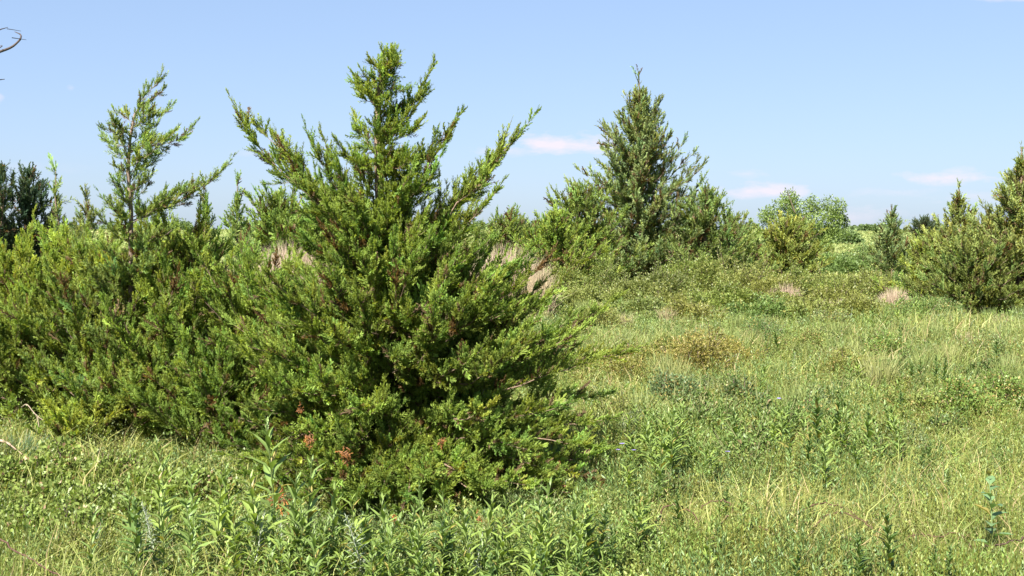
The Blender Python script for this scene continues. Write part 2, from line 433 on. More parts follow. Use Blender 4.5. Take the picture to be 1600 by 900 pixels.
hero = [
    # ragged top
    limb(150, (545, 132), .1, .8), limb(130, (632, 150), -.1, .5), limb(112, (575, 105), .1), limb(185, (645, 170), .15), limb(170, (572, 150), -.2), limb(120, (616, 118), .05),
    limb(235, (686, 103), .1, .5), limb(215, (668, 205), -.15), limb(205, (556, 205), -.15), limb(240, (548, 185), .2),
    limb(285, (520, 225), -.2), limb(275, (660, 240), -.3, .4), limb(255, (552, 262), -.35, .3), limb(265, (640, 262), -.3),
    limb(355, (724, 180), -.1, .6), limb(330, (690, 215), .3, .5), limb(345, (700, 255), -.3, .4), limb(330, (545, 235), -.3), limb(320, (655, 265), -.45),
    # long left arm and its companions
    limb(410, (352, 168), .0, .15), limb(420, (385, 178), .1, .2), limb(410, (425, 212), .1, .3), limb(385, (470, 210), -.2, .5), limb(400, (430, 262), -.3, .6), limb(395, (500, 215), .15, .8), limb(380, (515, 260), -.4, .4),
    limb(430, (505, 320), -.7, .4), limb(420, (545, 300), -.6, .3),
    # long right arm
    limb(440, (834, 186), .0, .2), limb(445, (805, 215), -.15, .3), limb(450, (785, 245), .1, .4), limb(500, (782, 292), -.3, .8),
   
    limb(560, (832, 392), -.2, .7), limb(560, (800, 430), -.6, .5), limb(545, (775, 395), .3, .6), limb(560, (720, 400), -.9, .5),
    # right flank
    limb(640, (942, 483), .1, .5), limb(640, (905, 520), -.2, .4), limb(660, (972, 552), .2, .4), limb(660, (910, 570), -.5, .4), limb(640, (860, 520), -.6, .5), limb(620, (850, 470), .3, .5),
    limb(680, (930, 660), -.3, .1), limb(690, (905, 720), -.5, 0), limb(690, (865, 640), -.8, .2), limb(640, (800, 560), -.9, .3), limb(610, (840, 440), .0, .6),
    limb(690, (820, 700), -1.1, .1), limb(695, (870, 765), -.8, 0), limb(700, (760, 770), -1.15, 0), limb(690, (760, 640), -1.05, .2), limb(700, (890, 690), .2, .1),
    # left flank
    limb(640, (395, 640), -.5, .2), limb(650, (370, 700), -.6, .1), limb(640, (400, 560), -.3, .4), limb(620, (440, 480), -.5, .5), limb(620, (420, 600), -.9, .3), limb(600, (500, 430), -.6, .5), limb(600, (450, 470), .1, .6),
    limb(690, (420, 760), -1.1, 0), limb(680, (500, 735), -1.3, 0), limb(690, (560, 780), -1.5, 0), limb(690, (640, 775), -1.45, 0), limb(690, (480, 775), -1.35, 0), limb(690, (700, 785), -1.35, 0), limb(690, (390, 745), -.8, 0), limb(680, (600, 760), -1.5, 0), limb(680, (530, 760), -1.4, 0), limb(690, (760, 765), -1.3, 0), limb(690, (820, 760), -1.1, 0), limb(690, (670, 750), -1.45, 0), limb(690, (440, 720), -1.2, 0), limb(690, (850, 730), -.9, 0), limb(700, (620, 800), -1.35, 0), limb(700, (520, 800), -1.3, 0),
    # front, towards the viewer
    limb(600, (520, 520), -.95, .4), limb(560, (560, 470), -.9, .4), limb(560, (620, 430), -.9, .5), limb(600, (680, 500), -1.0, .4), limb(620, (740, 560), -1.0, .3), limb(610, (500, 600), -1.05, .3), limb(560, (500, 420), -.7, .5),
    limb(640, (560, 640), -1.1, .2), limb(600, (620, 560), -.95, .3), limb(520, (650, 400), -.8, .5), limb(520, (560, 390), -.8, .5), limb(590, (730, 480), -.9, .4), limb(660, (540, 690), -1.1, .1),
    limb(650, (470, 680), -1.0, .1),
] + [limb(700, (px_, 812 - abs(px_ - 640) * .10), -.85 + abs(px_ - 640) * .0008, 0) for px_ in range(395, 915, 34)] + [
    limb(685, (915, 745), -.55, 0), limb(690, (900, 775), -.65, 0), limb(670, (925, 700), -.4, .1), limb(660, (930, 620), -.3, .3), limb(680, (385, 720), -.6, .1), limb(660, (380, 660), -.5, .2),
]
hero_rng = np.random.default_rng(77)
for k in range(22):     # the far side
    a = hero_rng.uniform(0.1, pi - .1); z = hero_rng.uniform(.15, 1.7); s = np.array([hb[0], hb[1], hb[2] + z]); ln = 1.35 * (1 - z / 3.2) * hero_rng.uniform(.7, 1.1)
    dr = np.array([cos(a), sin(a), .35]); hero.append((s, s + dr * ln * .5, s + dr * ln + np.array([0, 0, .15])))
for k in range(60):     # limbs that face the viewer and the right flank
    z = hero_rng.uniform(.25, 1.7); pt = np.array([np.interp(hb[2] + z, [q[2] for q in tr_], [q[i_] for q in tr_]) for i_ in range(3)])
    a = hero_rng.uniform(-2.6, .3); ln = np.interp(z, [.2, .7, 1.1, 1.4, 1.7], [1.4, 1.15, .8, .45, .25]) * hero_rng.uniform(.6, 1.0) * (.82 + .18 * abs(cos(a))); e = hero_rng.uniform(.05, .6)
    if -1.85 < a < -1.2 and z < 1.0: continue      # the dark cavity low in the middle
    dr = np.array([cos(a) * cos(e), sin(a) * cos(e), sin(e)]); hero.append((pt, pt + dr * ln * .5, pt + dr * ln + np.array([0, 0, .1])))
for k in range(17):     # short limbs that clothe the leader
    z = hero_rng.uniform(1.75, 2.95); pt = np.array([np.interp(hb[2] + z, [q[2] for q in tr_], [q[i_] for q in tr_]) for i_ in range(3)])
    a = hero_rng.uniform(-2.8, -.3); ln = np.interp(z, [1.75, 2.2, 2.95], [.34, .22, .09]) * hero_rng.uniform(.7, 1.1); e = hero_rng.uniform(.1, .7)
    dr = np.array([cos(a) * cos(e), sin(a) * cos(e), sin(e)]); hero.append((pt, pt + dr * ln * .5, pt + dr * ln))
for k in range(95):     # dense short limbs round the leader and through the body
    z = hero_rng.uniform(.25, 3.0); pt = np.array([np.interp(hb[2] + z, [q[2] for q in tr_], [q[i_] for q in tr_]) for i_ in range(3)])
    if z > 1.7 and hero_rng.random() < .5: continue
    a = hero_rng.uniform(0, 2 * pi); ln = np.interp(z, [.2, .9, 1.2, 1.6, 2.1, 2.5, 3.0], [1.2, .9, .6, .32, .2, .12, .05]) * hero_rng.uniform(.6, 1.0); e = hero_rng.uniform(.3, .95)
    dr = np.array([cos(a) * cos(e), sin(a) * cos(e), sin(e)]); hero.append((pt, pt + dr * ln * .5, pt + dr * ln))
cedar("large spreading cedar with two long arms and a ragged pointed top", hb, HH, hero, 11, leaf=(.10, .158, .029), trunk=tr_, tr=.055,
      gap=.029, l2=.31, dens=.0095, spray=.068, upb=.4,
      dead_at=[(at(484, 686, 6.6), .05), (at(538, 712, 6.5), .06), (at(617, 812, 6.3), .07), (at(438, 782, 6.5), .07), (at(752, 812, 6.4), .06), (at(600, 620, 7.2), .04), (at(884, 762, 7.1), .04), (at(873, 727, 7.2), .035), (at(470, 640, 7.3), .035), (at(690, 690, 7.0), .035)])

# ------------------------------------------------------------------ the other cedars
def spot(px, Y):
    p = at(px, 400, Y); return np.array([p[0], Y, float(tz(p[0], Y))])


def hgt(px, py, Y):     # height of a thing at depth Y whose top shows at row py
    return at(px, py, Y)[2] - float(tz(at(px, py, Y)[0], Y))


# slender leaning cedar with explicit limbs
T1 = 9.7
tp = [at(205, 560, T1), at(205, 480, T1), at(204, 400, T1), at(205, 330, T1), at(200, 270, T1), at(203, 220, T1), at(210, 180, T1), at(220, 165, T1), at(250, 146, T1 + .05)]
b1 = np.array([tp[0][0], T1, float(tz(tp[0][0], T1))]); tp = [b1] + tp


def lm(px, py, tx, ty, dy=0.0, Yd=T1, sag=.3):
    s = at(px, py, Yd); e = at(tx, ty, Yd + dy); m = (s + e) / 2; m[2] -= sag * .2 * np.linalg.norm(e - s)
    return (s, m, e)


thin_limbs = [lm(215, 165, 246, 128), lm(208, 190, 182, 178), lm(205, 205, 170, 208, -.1), lm(204, 230, 168, 222, .15), lm(207, 200, 255, 180), lm(204, 235, 288, 212, 0), lm(203, 238, 262, 216, -.15), lm(203, 245, 246, 246, .1), lm(202, 250, 178, 236, .1),
              lm(201, 268, 235, 258), lm(201, 275, 182, 262, -.1), lm(204, 320, 232, 286, .1), lm(205, 345, 346, 268, 0, sag=.6), lm(205, 340, 300, 296, -.2), lm(205, 350, 262, 310, -.3), lm(205, 340, 168, 318, .1), lm(205, 365, 160, 345, -.2), lm(205, 330, 190, 300, -.2), lm(205, 385, 262, 365, -.3), lm(205, 400, 150, 390, -.2), lm(203, 260, 240, 235, -.2), lm(204, 300, 228, 282, -.15), lm(204, 310, 182, 296, -.15), lm(203, 285, 222, 262, .15), lm(203, 290, 184, 276, .1), lm(205, 400, 235, 375, -.25), lm(205, 420, 175, 400, -.3), lm(205, 435, 240, 410, -.3), lm(205, 450, 180, 430, -.3), lm(205, 380, 175, 362, -.25), lm(206, 200, 232, 178, -.1), lm(204, 212, 180, 195, -.2), lm(208, 185, 236, 160, .1), lm(205, 225, 240, 200, .2), lm(205, 350, 180, 330, -.4)]
cedar("tall thin leaning cedar with bare trunk showing between sparse limbs", b1, tp[-1][2] - b1[2], thin_limbs, 21, leaf=(.105, .165, .045), trunk=tp, tr=.03,
      gap=.024, l2=.20, dens=.011, spray=.066, barkc=(.21, .155, .12), upb=.4, cone=(30, .02, .75, bush_prof, 10, 30), zmax=.44)

LEFT = "cedars crowded together in the thicket"
BR = (.115, .175, .030)
spec = [
    # label, px, Y, top py, radius m, n limbs, seed, leaf
    ("broad bright green cedar bush at the far end of the thicket", 15, 10.4, 392, .85, 60, 31, BR),
    ("bright cedar bush below the spindly tall shoot", 105, 10.5, 352, .80, 62, 32, BR),
    ("yellow-green cedar bush in front of the thin leaning cedar", 190, 10.0, 385, .78, 60, 33, (.125, .185, .03)),
    ("rounded cedar bush just right of the thin leaning cedar", 290, 10.4, 345, .85, 62, 34, BR),
    ("low wide cedar bush touching the large spreading cedar", 400, 9.5, 425, .85, 62, 35, (.105, .17, .03)),
    ("cedar bush with brown patches beneath the thin leaning cedar", 140, 9.75, 450, .85, 60, 36, (.10, .155, .032)),
    ("cedar bush with drooping limbs low in the thicket", 285, 9.5, 455, .85, 62, 37, (.10, .16, .028)),
    ("low cedar bush at the edge of the clearing by the fallen wood", 20, 9.75, 500, .72, 50, 38, (.10, .155, .03)),
    ("low cedar bush spreading over the leafy weeds beside the large cedar", 345, 8.75, 560, .62, 48, 39, (.09, .15, .027)),
    ("small low cedar bush above the pinkish leafy shrub", 205, 9.2, 585, .62, 44, 40, (.10, .155, .03)),
    ("tiny yellow-green cedar seedling beside the leafy shrub", 118, 8.8, 668, .30, 26, 41, (.135, .19, .032)),
]
for lb, px, Yd, top, rm, n, sd, lf in spec:
    cedar(lb, spot(px, Yd), hgt(px, top, Yd) * .9, [], sd, leaf=lf, zmax=.86, gap=.045, l2=.30 if rm > .5 else .16, dens=.0115, spray=.076, cone=(n, .03, rm, bush_prof, 8, 62), group=LEFT, tr=.035, upb=.5)

# slender ones that rise behind the thicket
spec = [
    ("spindly cedar shoot with sparse forked tip against the sky", 90, 11.5, 268, .34, 26, 51, (.11, .17, .06), 1.6, .30),
    ("loose olive cedar top between the spindly shoot and the leaning cedar", 135, 12.5, 305, .65, 42, 52, (.11, .155, .05), .8, .5),
    ("small pointed cedar top next to the leaning cedar's long limb", 322, 12.8, 300, .50, 44, 53, (.085, .145, .035), 1.1, .5),
    ("narrow upright cedar with split top beside the large cedar's arm", 372, 12.6, 286, .46, 46, 54, (.095, .16, .045), 1.1, .5),
    ("cedar bush with rounded top behind the large cedar's long arm", 432, 27, 316, 1.3, 60, 55, (.10, .165, .035), .6, .55),
    ("cedar bush filling the gap under the large cedar's arm", 492, 28, 335, 1.3, 60, 56, (.10, .165, .03), .6, .5),
    ("cedar bush low behind the leaning cedar", 240, 12.4, 345, .8, 48, 57, (.11, .17, .035), .6, .5),
]
for lb, px, Yd, top, rm, n, sd, lf, pw, up in spec:
    k_ = 1 if Yd < 20 else 1.8
    cedar(lb, spot(px, Yd), hgt(px, top, Yd), [], sd, leaf=lf, gap=.055 * k_, l2=.24 * k_, dens=.020 * k_, spray=.11 * k_, near=k_ == 1, zmax=.92, cone=(n, .05, rm, cone_prof(pw), 15, 65), tr=.03, upb=up)
SHADED_LEAF = (.030, .055, .026)  # shade over these two cedars, put into the leaf colour
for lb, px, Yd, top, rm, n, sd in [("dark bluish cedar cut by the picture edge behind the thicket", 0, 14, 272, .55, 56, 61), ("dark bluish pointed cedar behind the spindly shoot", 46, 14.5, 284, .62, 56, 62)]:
    cedar(lb, spot(px, Yd), hgt(px, top, Yd), [], sd, leaf=SHADED_LEAF, gap=.055, l2=.30, dens=.024, spray=.14, cone=(n, .05, rm, cone_prof(.55), 10, 60), tr=.05, upb=.35)

# middle and far cedars
GB = (.085, .135, .040)
spec = [
    # label, px, Y, top, R, n, seed, leaf, power, spray, l2
    ("tall cone-shaped cedar with slender leader standing in the middle distance", 997, 32, 118, 2.35, 180, 71, (.105, .155, .055), .8, .26, .55),
    ("feathery cedar leaning on the cone-shaped cedar's darker side", 905, 30, 290, 1.7, 80, 72, (.10, .155, .035), .7, .24, .5),
    ("low bright cedar between the large cedar and the cone-shaped cedar", 868, 28, 338, 1.3, 70, 73, (.11, .175, .032), .6, .22, .42),
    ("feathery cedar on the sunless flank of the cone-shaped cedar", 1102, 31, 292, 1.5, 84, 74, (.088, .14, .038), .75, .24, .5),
    ("small cedar tapering into the open field beside the cone-shaped cedar", 1140, 33, 338, 1.25, 60, 75, (.095, .15, .04), .7, .24, .45),
    ("bushy yellow-green cedar in front of the broadleaf tree", 1228, 41, 358, 1.35, 100, 76, (.12, .165, .038), .55, .32, .6),
    ("slim cedar with bare leader between the broadleaf tree and the cedar clump", 1393, 40, 330, .95, 60, 77, (.10, .15, .055), .85, .30, .5),
    ("tall feathery cedar cut by the picture edge", 1592, 22, 232, 1.55, 160, 78, (.120, .165, .048), 1.15, .20, .42),
    ("shorter pointed cedar in the clump beside the tall feathery cedar", 1496, 24, 292, 1.2, 95, 79, (.125, .17, .046), 1.1, .20, .42),
    ("bushy cedar filling the middle of the clump", 1548, 23, 335, 1.3, 95, 80, (.11, .155, .042), .9, .20, .42),
    ("low yellow-green cedar skirt at the open end of the clump", 1452, 24.5, 385, .9, 60, 81, (.11, .16, .03), .5, .20, .36),
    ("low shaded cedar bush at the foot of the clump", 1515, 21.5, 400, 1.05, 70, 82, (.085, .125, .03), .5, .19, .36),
    ("tiny dark cone-shaped cedar alone in the far field", 1443, 150, 346, 1.6, 60, 83, (.045, .07, .035), .55, .8, 1.1),
    ("thread-thin cedar tip on the skyline", 812, 55, 338, .28, 26, 84, (.06, .09, .045), .8, .3, .3),
    ("low cedar bush on the skyline behind the dead grass", 785, 38, 352, 1.3, 50, 85, (.09, .14, .035), .5, .3, .55),
    ("low spreading cedar bush behind the thread-thin tip", 830, 40, 362, 1.3, 46, 86, (.09, .14, .035), .5, .3, .55),
]
for lb, px, Yd, top, rm, n, sd, lf, pw, spr, l2 in spec:
    cedar(lb, spot(px, Yd), hgt(px, top, Yd), [], sd, leaf=lf, gap=spr * .36, l2=l2 * .8, dens=spr * .125, spray=spr * .78, near=False, zmax=.9, cone=(n, .03, rm, cone_prof(pw), 5, 58), tr=.07 if Yd < 100 else .12, upb=.4)


# ------------------------------------------------------------------ broadleaf tree, shrubs
def leaves(mb, P, D, Ls, Wd, col, rng, up=.0):
    """rhombic folded leaves: base, two sides, tip"""
    ref = nrm(rng.normal(size=P.shape) + np.array([0, 0, up]))
    u = nrm(np.cross(D, ref)); nrml = np.cross(u, D)
    mid = P + D * Ls[:, None] * .45
    q = np.stack([P, mid + u * Wd[:, None] * .5 + nrml * Wd[:, None] * .12, P + D * Ls[:, None], mid - u * Wd[:, None] * .5 + nrml * Wd[:, None] * .12], 1)
    mb.blades(q, [[0, 1, 2], [0, 2, 3]], col)


def clumpy_points(n, rng, k=22, flat=1.0):
    """points on k overlapping lobes of a unit ellipsoid shell, z in 0..1"""
    cs = nrm(rng.normal(size=(k, 3))) * rng.uniform(.35, .78, (k, 1)); cs[:, 2] = np.abs(cs[:, 2]); rs = rng.uniform(.2, .42, k)
    w = rng.choice(k, n, p=rs ** 2 / (rs ** 2).sum())
    d = nrm(rng.normal(size=(n, 3)))
    p = cs[w] + d * (rs[w] * rng.uniform(.35, 1.08, n) ** .6)[:, None]
    p[:, 2] = np.abs(p[:, 2])
    return p, d, cs, w


def shrub(label, base, H, Rr, n, seed, col, leaf=(.03, .018), name="shrub", group=None, cat="shrub", k=24, sprig=.2, col2=None, frac2=.0, mat=None, woodc=(.16, .12, .09), z0=0.0):
    rng = np.random.default_rng(seed); base = np.asarray(base, float)
    root = thing(name, label, cat, base, group)
    p, d, cs, w = clumpy_points(n, rng, k)
    sc = np.array([Rr, Rr, H * .92])
    P = p * sc + base + np.array([0, 0, z0])
    D = nrm(d + rng.normal(size=d.shape) * .6 + np.array([0, 0, .45]))
    cc = np.array(col)[None] * rng.uniform(.8, 1.2, (k, 1))[w] * rng.uniform(.85, 1.15, (n, 1))
    if col2 is not None:
        s_ = rng.random(n) < frac2; cc = np.where(s_[:, None], np.array(col2)[None] * rng.uniform(.7, 1.3, (n, 1)), cc)
    mb = MB(); wb = MB()
    leaves(mb, P, D, leaf[0] * rng.uniform(.6, 1.4, n), leaf[1] * rng.uniform(.6, 1.4, n), cc, rng, .8)
    # sprigs breaking the outline
    ns_ = max(6, int(k * 2.2)); ci = rng.integers(0, k, ns_); sd_ = nrm(nrm(cs[ci]) + rng.normal(size=(ns_, 3)) * .4 + np.array([0, 0, .6]))
    s0 = cs[ci] * sc * .9 + base + np.array([0, 0, z0]); ln = rng.uniform(.5, 1.3, ns_) * sprig * H + .35 * sc.mean() * .8
    e0 = s0 + sd_ * ln[:, None]; e0[:, 2] = np.maximum(e0[:, 2], base[2] + .03)
    wb.tubes(np.stack([s0, (s0 + e0) / 2 + rng.normal(size=s0.shape) * .02 * H, e0], 1), np.full((ns_, 3), 1) * np.array([.006, .004, .002]) * max(1, H * .8), np.array(woodc), 3)
    m_ = max(6, int(n * .12 / ns_)); rp = np.repeat(np.arange(ns_), m_); t = rng.uniform(.3, 1.03, len(rp))
    q = s0[rp] + (e0 - s0)[rp] * t[:, None] + rng.normal(size=(len(rp), 3)) * leaf[0] * .5
    leaves(mb, q, nrm(sd_[rp] * .5 + rng.normal(size=q.shape) * .6), leaf[0] * rng.uniform(.6, 1.2, len(rp)), leaf[1] * rng.uniform(.6, 1.2, len(rp)), np.array(col)[None] * rng.uniform(.8, 1.35, (len(rp), 1)), rng, .6)
    # stems from the ground to every lobe
    g0 = np.tile(base, (k, 1)) + rng.normal(size=(k, 3)) * np.array([.05, .05, 0]) * Rr; g1 = cs * sc * .95 + base + np.array([0, 0, z0])
    mid = (g0 + g1) / 2 + (g1 - g0) * np.array([.12, .12, -.05])
    wb.tubes(np.stack([g0, mid, g1], 1), np.full((k, 3), 1) * np.array([.012, .008, .004]) * max(.6, H * .9), np.array(woodc), 4)
    wb.build("stem", M_BARK, root, base, True)
    mb.build("foliage", mat or M_LEAF, root, base)
    return root


def broadleaf(label, base, H, Rr, n, seed, col, leaf, lobes, name="broadleaf_tree"):
    rng = np.random.default_rng(seed); base = np.asarray(base, float)
    root = thing(name, label, "tree", base)
    lob = np.array(lobes, float)          # x, y, z, r in metres from the base
    w = rng.choice(len(lob), n, p=lob[:, 3] ** 2 / (lob[:, 3] ** 2).sum())
    sub = rng.integers(0, 9, n); sc_ = nrm(rng.normal(size=(len(lob), 9, 3))) * .62
    d = nrm(rng.normal(size=(n, 3)))
    P = base + lob[w, :3] + lob[w, 3:] * (sc_[w, sub] + d * (rng.uniform(.1, .48, n) ** .8)[:, None])
    mb = MB(); leaves(mb, P, nrm(d + rng.normal(size=d.shape) * .5), leaf * rng.uniform(.6, 1.3, n), leaf * .6 * rng.uniform(.6, 1.3, n), np.array(col)[None] * rng.uniform(.85, 1.15, (len(lob) * 9, 1))[w * 9 + sub] * rng.uniform(.8, 1.2, (n, 1)), rng, 1.0)
    wb = MB(); fork = base + np.array([0, 0, H * .3])
    wb.tubes(np.array([[base, base + (fork - base) * .5 + .03, fork]]), np.array([[.16, .12, .10]]), np.array([.16, .12, .09]), 8)
    g1 = base + lob[:, :3]; g0 = np.tile(fork, (len(lob), 1))
    wb.tubes(np.stack([g0, (g0 + g1) / 2 + np.array([0, 0, -.1]), g1], 1), np.full((len(lob), 3), 1) * np.array([.07, .05, .025]), np.array([.16, .12, .09]), 5)
    wb.build("trunk", M_BARK, root, base, True); mb.build("crown", M_LEAF, root, base)
    return root


Yb = 78; s = Yb / F
lobes = []
for cx, cy, r in [(1202, 338, 16), (1212, 372, 14), (1232, 318, 19), (1240, 345, 20), (1270, 322, 13), (1268, 348, 20), (1298, 328, 18), (1302, 355, 18), (1314, 348, 12), (1285, 372, 18), (1255, 372, 20), (1228, 300, 0.1)]:
    p = at(cx, cy, Yb); lobes.append((p[0] - at(1256, 400, Yb)[0], (hash((cx, cy)) % 7 - 3) * .25, p[2] - tz(p[0], Yb), r * s * 1.22))
broadleaf("rounded light green broadleaf tree standing alone in the far field", spot(1256, Yb), hgt(1256, 300, Yb), 3, 15000, 91, (.165, .225, .062), .15, lobes)

OL = (.150, .155, .034)
OLG = "olive shrubs in the belt before the cedars"
shr = [  # px, Y, top py, R, label, colour
    (868, 27.5, 405, .95, "olive shrub nearest the large cedar's flank", OL),
    (925, 27, 412, 1.05, "olive shrub under the low bright cedar", (.135, .14, .032)),
    (985, 26, 428, .85, "low olive shrub in front of the cone-shaped cedar's dark base", (.14, .15, .035)),
    (1042, 26.5, 428, .8, "dark-gapped shrub between two olive mounds", (.10, .12, .03)),
    (1092, 27, 398, 1.15, "tallest olive shrub mound beside the cone-shaped cedar", (.16, .165, .035)),
    (1150, 26.5, 402, 1.1, "wide olive shrub mound in the middle of the belt", OL),
    (1205, 25.5, 420, 1.0, "olive shrub below the bushy yellow-green cedar", (.15, .155, .035)),
    (1262, 25.5, 425, 1.0, "olive shrub with pinkish dry twigs in front", OL),
    (1318, 26, 418, 1.05, "olive shrub behind the pale dead grass spikes", (.14, .15, .034)),
    (1362, 26, 428, .85, "olive shrub beside the round straw tuft", (.125, .14, .03)),
    (1418, 28, 425, .8, "green-olive shrub at the clump's open end", (.11, .14, .03)),
    (900, 23.5, 452, .8, "low olive shrub in the front row near the large cedar", (.15, .16, .035)),
    (1060, 23.5, 455, .75, "low olive shrub in the front row before the tall mound", (.14, .15, .035)),
    (1125, 22.8, 452, .9, "low olive shrub in front of the wide mound", (.155, .16, .035)),
    (1000, 21.0, 466, .75, "low olive shrub reaching forward between the front-row shrubs", (.14, .16, .04)),
    (1085, 20.4, 474, .65, "small olive shrub reaching furthest forward into the tall grass", (.15, .15, .035)),
    (1180, 20.8, 468, .8, "low green-olive shrub on the front edge below the wide mound", (.13, .16, .04)),
    (1275, 20.6, 474, .75, "low olive shrub on the front edge just left of the dead grass spikes", (.15, .16, .035)),
    (1350, 21.2, 468, .75, "low olive shrub on the front edge between the spikes and the round tuft", (.145, .155, .035)),
    (870, 21.5, 462, .7, "low yellowish olive shrub behind the large cedar's flank", (.155, .165, .04)),
    (1235, 22.8, 460, .9, "low rounded olive shrub in the front row", OL),
    (1296, 23, 458, .8, "low olive shrub left of the dead grass spikes", (.145, .155, .035)),
]
for i_, (px, Yd, top, rr, lb, cc) in enumerate(shr):
    shrub(lb, spot(px, Yd), hgt(px, top, Yd) * (1.08, 1.26, 1.0, 1.18)[i_ % 4], rr * (1.1, .9, 1.0)[i_ % 3], 17000, 200 + i_, np.array(cc) * ((1.22, 1.24, 1.3), (1.02, 1.25, 1.3), (1.18, 1.28, 1.5))[i_ % 3], (.042, .027), group=OLG, col2=(.25, .24, .07), frac2=.1, k=(30, 16, 22)[i_ % 3], sprig=.35)
shr = [
    (1090, 13.3, 508, .62, "orange-tinged low shrub alone in the tall grass", (.175, .16, .04)),
    (1142, 14.6, 516, .50, "small orange-tinged shrub behind the other one", (.18, .165, .038)),
    (955, 13.0, 528, .55, "low yellowish shrub beside the large cedar's flank", (.165, .165, .04)),
    (1018, 14.2, 518, .50, "low yellow-green shrub between the large cedar and the orange-tinged shrub", (.16, .175, .04)),
    (1165, 10.6, 590, .34, "small dark-leaved bush in the open meadow", (.07, .105, .035)),
    (1575, 10.6, 572, .48, "leafy bush at the picture edge in the meadow", (.12, .175, .04)),
    (1500, 10.2, 588, .42, "low leafy bush near the picture edge", (.125, .185, .04)),
    (940, 19.3, 468, .60, "round yellow-green bush between the large cedar's flank and the olive belt", (.16, .18, .05)),
    (1185, 16.7, 486, .55, "green leafy bush just in front of the olive belt's middle", (.10, .155, .045)),
    (1255, 15.5, 506, .48, "yellow-green bush near the pale dead grass spikes", (.15, .18, .05)),
    (1390, 14.8, 518, .48, "bright leafy bush beneath the bent straw tuft", (.13, .19, .045)),
    (1330, 13.0, 542, .42, "yellowish bush at the top of the leafy weed clump", (.165, .18, .045)),
    (1050, 11.2, 582, .40, "grey-green bush above the first clump of tall weeds", (.11, .155, .065)),
    (1260, 9.8, 612, .34, "green bush among the stiff dark weed stalks", (.11, .165, .05)),
    (1440, 10.4, 600, .36, "yellow-green bush in the brushy part of the meadow near the edge", (.155, .19, .05)),
    (1555, 14.8, 522, .50, "pale green bush below the tall feathery cedar", (.16, .20, .075)),
    (1440, 20.6, 452, .60, "tall leafy green bush between the round straw tuft and the cedar clump", (.12, .18, .05)),
    (1478, 20.8, 456, .55, "leafy green bush at the foot of the cedar clump", (.11, .17, .05)),
    (1120, 9.4, 655, .34, "brushy green weed bush right of the first clump of tall weeds", (.115, .17, .045)),
    (1375, 9.0, 655, .36, "olive-green weed bush within the widest clump of weeds", (.14, .17, .05)),
    (905, 17.5, 500, .5, "pale yellow-green bush in the feathery grass by the large cedar", (.17, .20, .07)),
    (1290, 19.5, 478, .5, "grey-green bush at the edge of the olive belt under the straw spikes", (.14, .175, .065)),
]
for i_, (px, Yd, top, rr, lb, cc) in enumerate(shr):
    shrub(lb, spot(px, Yd), max(.25, hgt(px, top, Yd)), rr, 13000, 240 + i_, np.array(cc) * 1.2, (.024, .016), col2=(.30, .23, .08), frac2=.18, k=22)
for i_, (px, Yd, top, rr, lb, cc) in enumerate([
    (1175, 45, 385, 1.3, "green bush left of the bushy yellow-green cedar", (.10, .15, .04)),
    (1300, 44, 388, 1.3, "green bush right of the bushy yellow-green cedar", (.10, .15, .04)),
    (1345, 47, 380, 1.4, "green bush beside the slim cedar", (.11, .16, .045)),
    (1430, 46, 388, 1.2, "green bush between the slim cedar and the clump", (.105, .15, .04)),
    (1160, 60, 366, 1.6, "far green bush near the cone-shaped cedar's field side", (.09, .14, .045)),
    (1310, 120, 360, 2.4, "low far bush beneath the broadleaf tree", (.13, .18, .07)),
    (820, 27, 395, .8, "green bush between the dead grass and the low bright cedar", (.10, .15, .035)),
]):
    shrub(lb, spot(px, Yd), hgt(px, top, Yd), rr, 9000, 260 + i_, np.array(cc) * 1.25, (.085, .055) if Yd < 100 else (.3, .2), k=20)

# leafy low shrub along the bottom-left corner
for i_, (px, Yd, top, rr, lb) in enumerate([
    (95, 7.6, 690, .38, "leafy low shrub with pinkish tips beside the clearing"), (175, 7.5, 705, .36, "leafy low shrub in front of the thicket's dark gap"),
    (60, 6.9, 745, .36, "leafy low shrub behind the reddish cane"), (140, 6.7, 770, .38, "leafy low shrub above the reddish cane's lower end"), (235, 7.3, 735, .32, "leafy low shrub behind the tall weed stalks"),
    (20, 7.3, 715, .36, "leafy low shrub at the picture edge under the clearing"), (290, 7.2, 742, .30, "leafy low shrub next to the dry seed-head clump"), (100, 6.2, 812, .34, "leafy low shrub crossed by the reddish cane"), (20, 6.2, 800, .34, "leafy low shrub at the picture edge where the reddish cane enters"),
    (215, 6.5, 800, .30, "leafy low shrub at the foot of the tall weed stalks")]):
    shrub(lb, spot(px, Yd), max(.2, hgt(px, top, Yd)), rr, 7000, 280 + i_, (.175, .23, .055), (.030, .022), k=26, col2=(.34, .22, .13), frac2=.07)


# ------------------------------------------------------------------ weeds (prototype + copies)
def blade_leaf(mb, P, D, Up, Ls, Wd, droop, col):
    """7-point lance-shaped leaf, folded along its midrib and drooping"""
    u = nrm(np.cross(D, Up)); nn = np.cross(u, D)
    l = Ls[:, None]; w = Wd[:, None]; dr = droop[:, None]
    m1 = P + D * l * .35 + nn * l * .04; m2 = P + D * l * .7 - nn * l * dr * .35; tip = P + D * l - nn * l * dr
    pts = np.stack([P, m1 + u * w * .5 + nn * w * .2, m2 + u * w * .36 + nn * w * .15, tip, m2 - u * w * .36 + nn * w * .15, m1 - u * w * .5 + nn * w * .2, m1, m2], 1)
    mb.blades(pts, [[0, 1, 6], [0, 6, 5], [6, 1, 2, 7], [5, 6, 7, 4], [7, 2, 3], [7, 3, 4]], col)


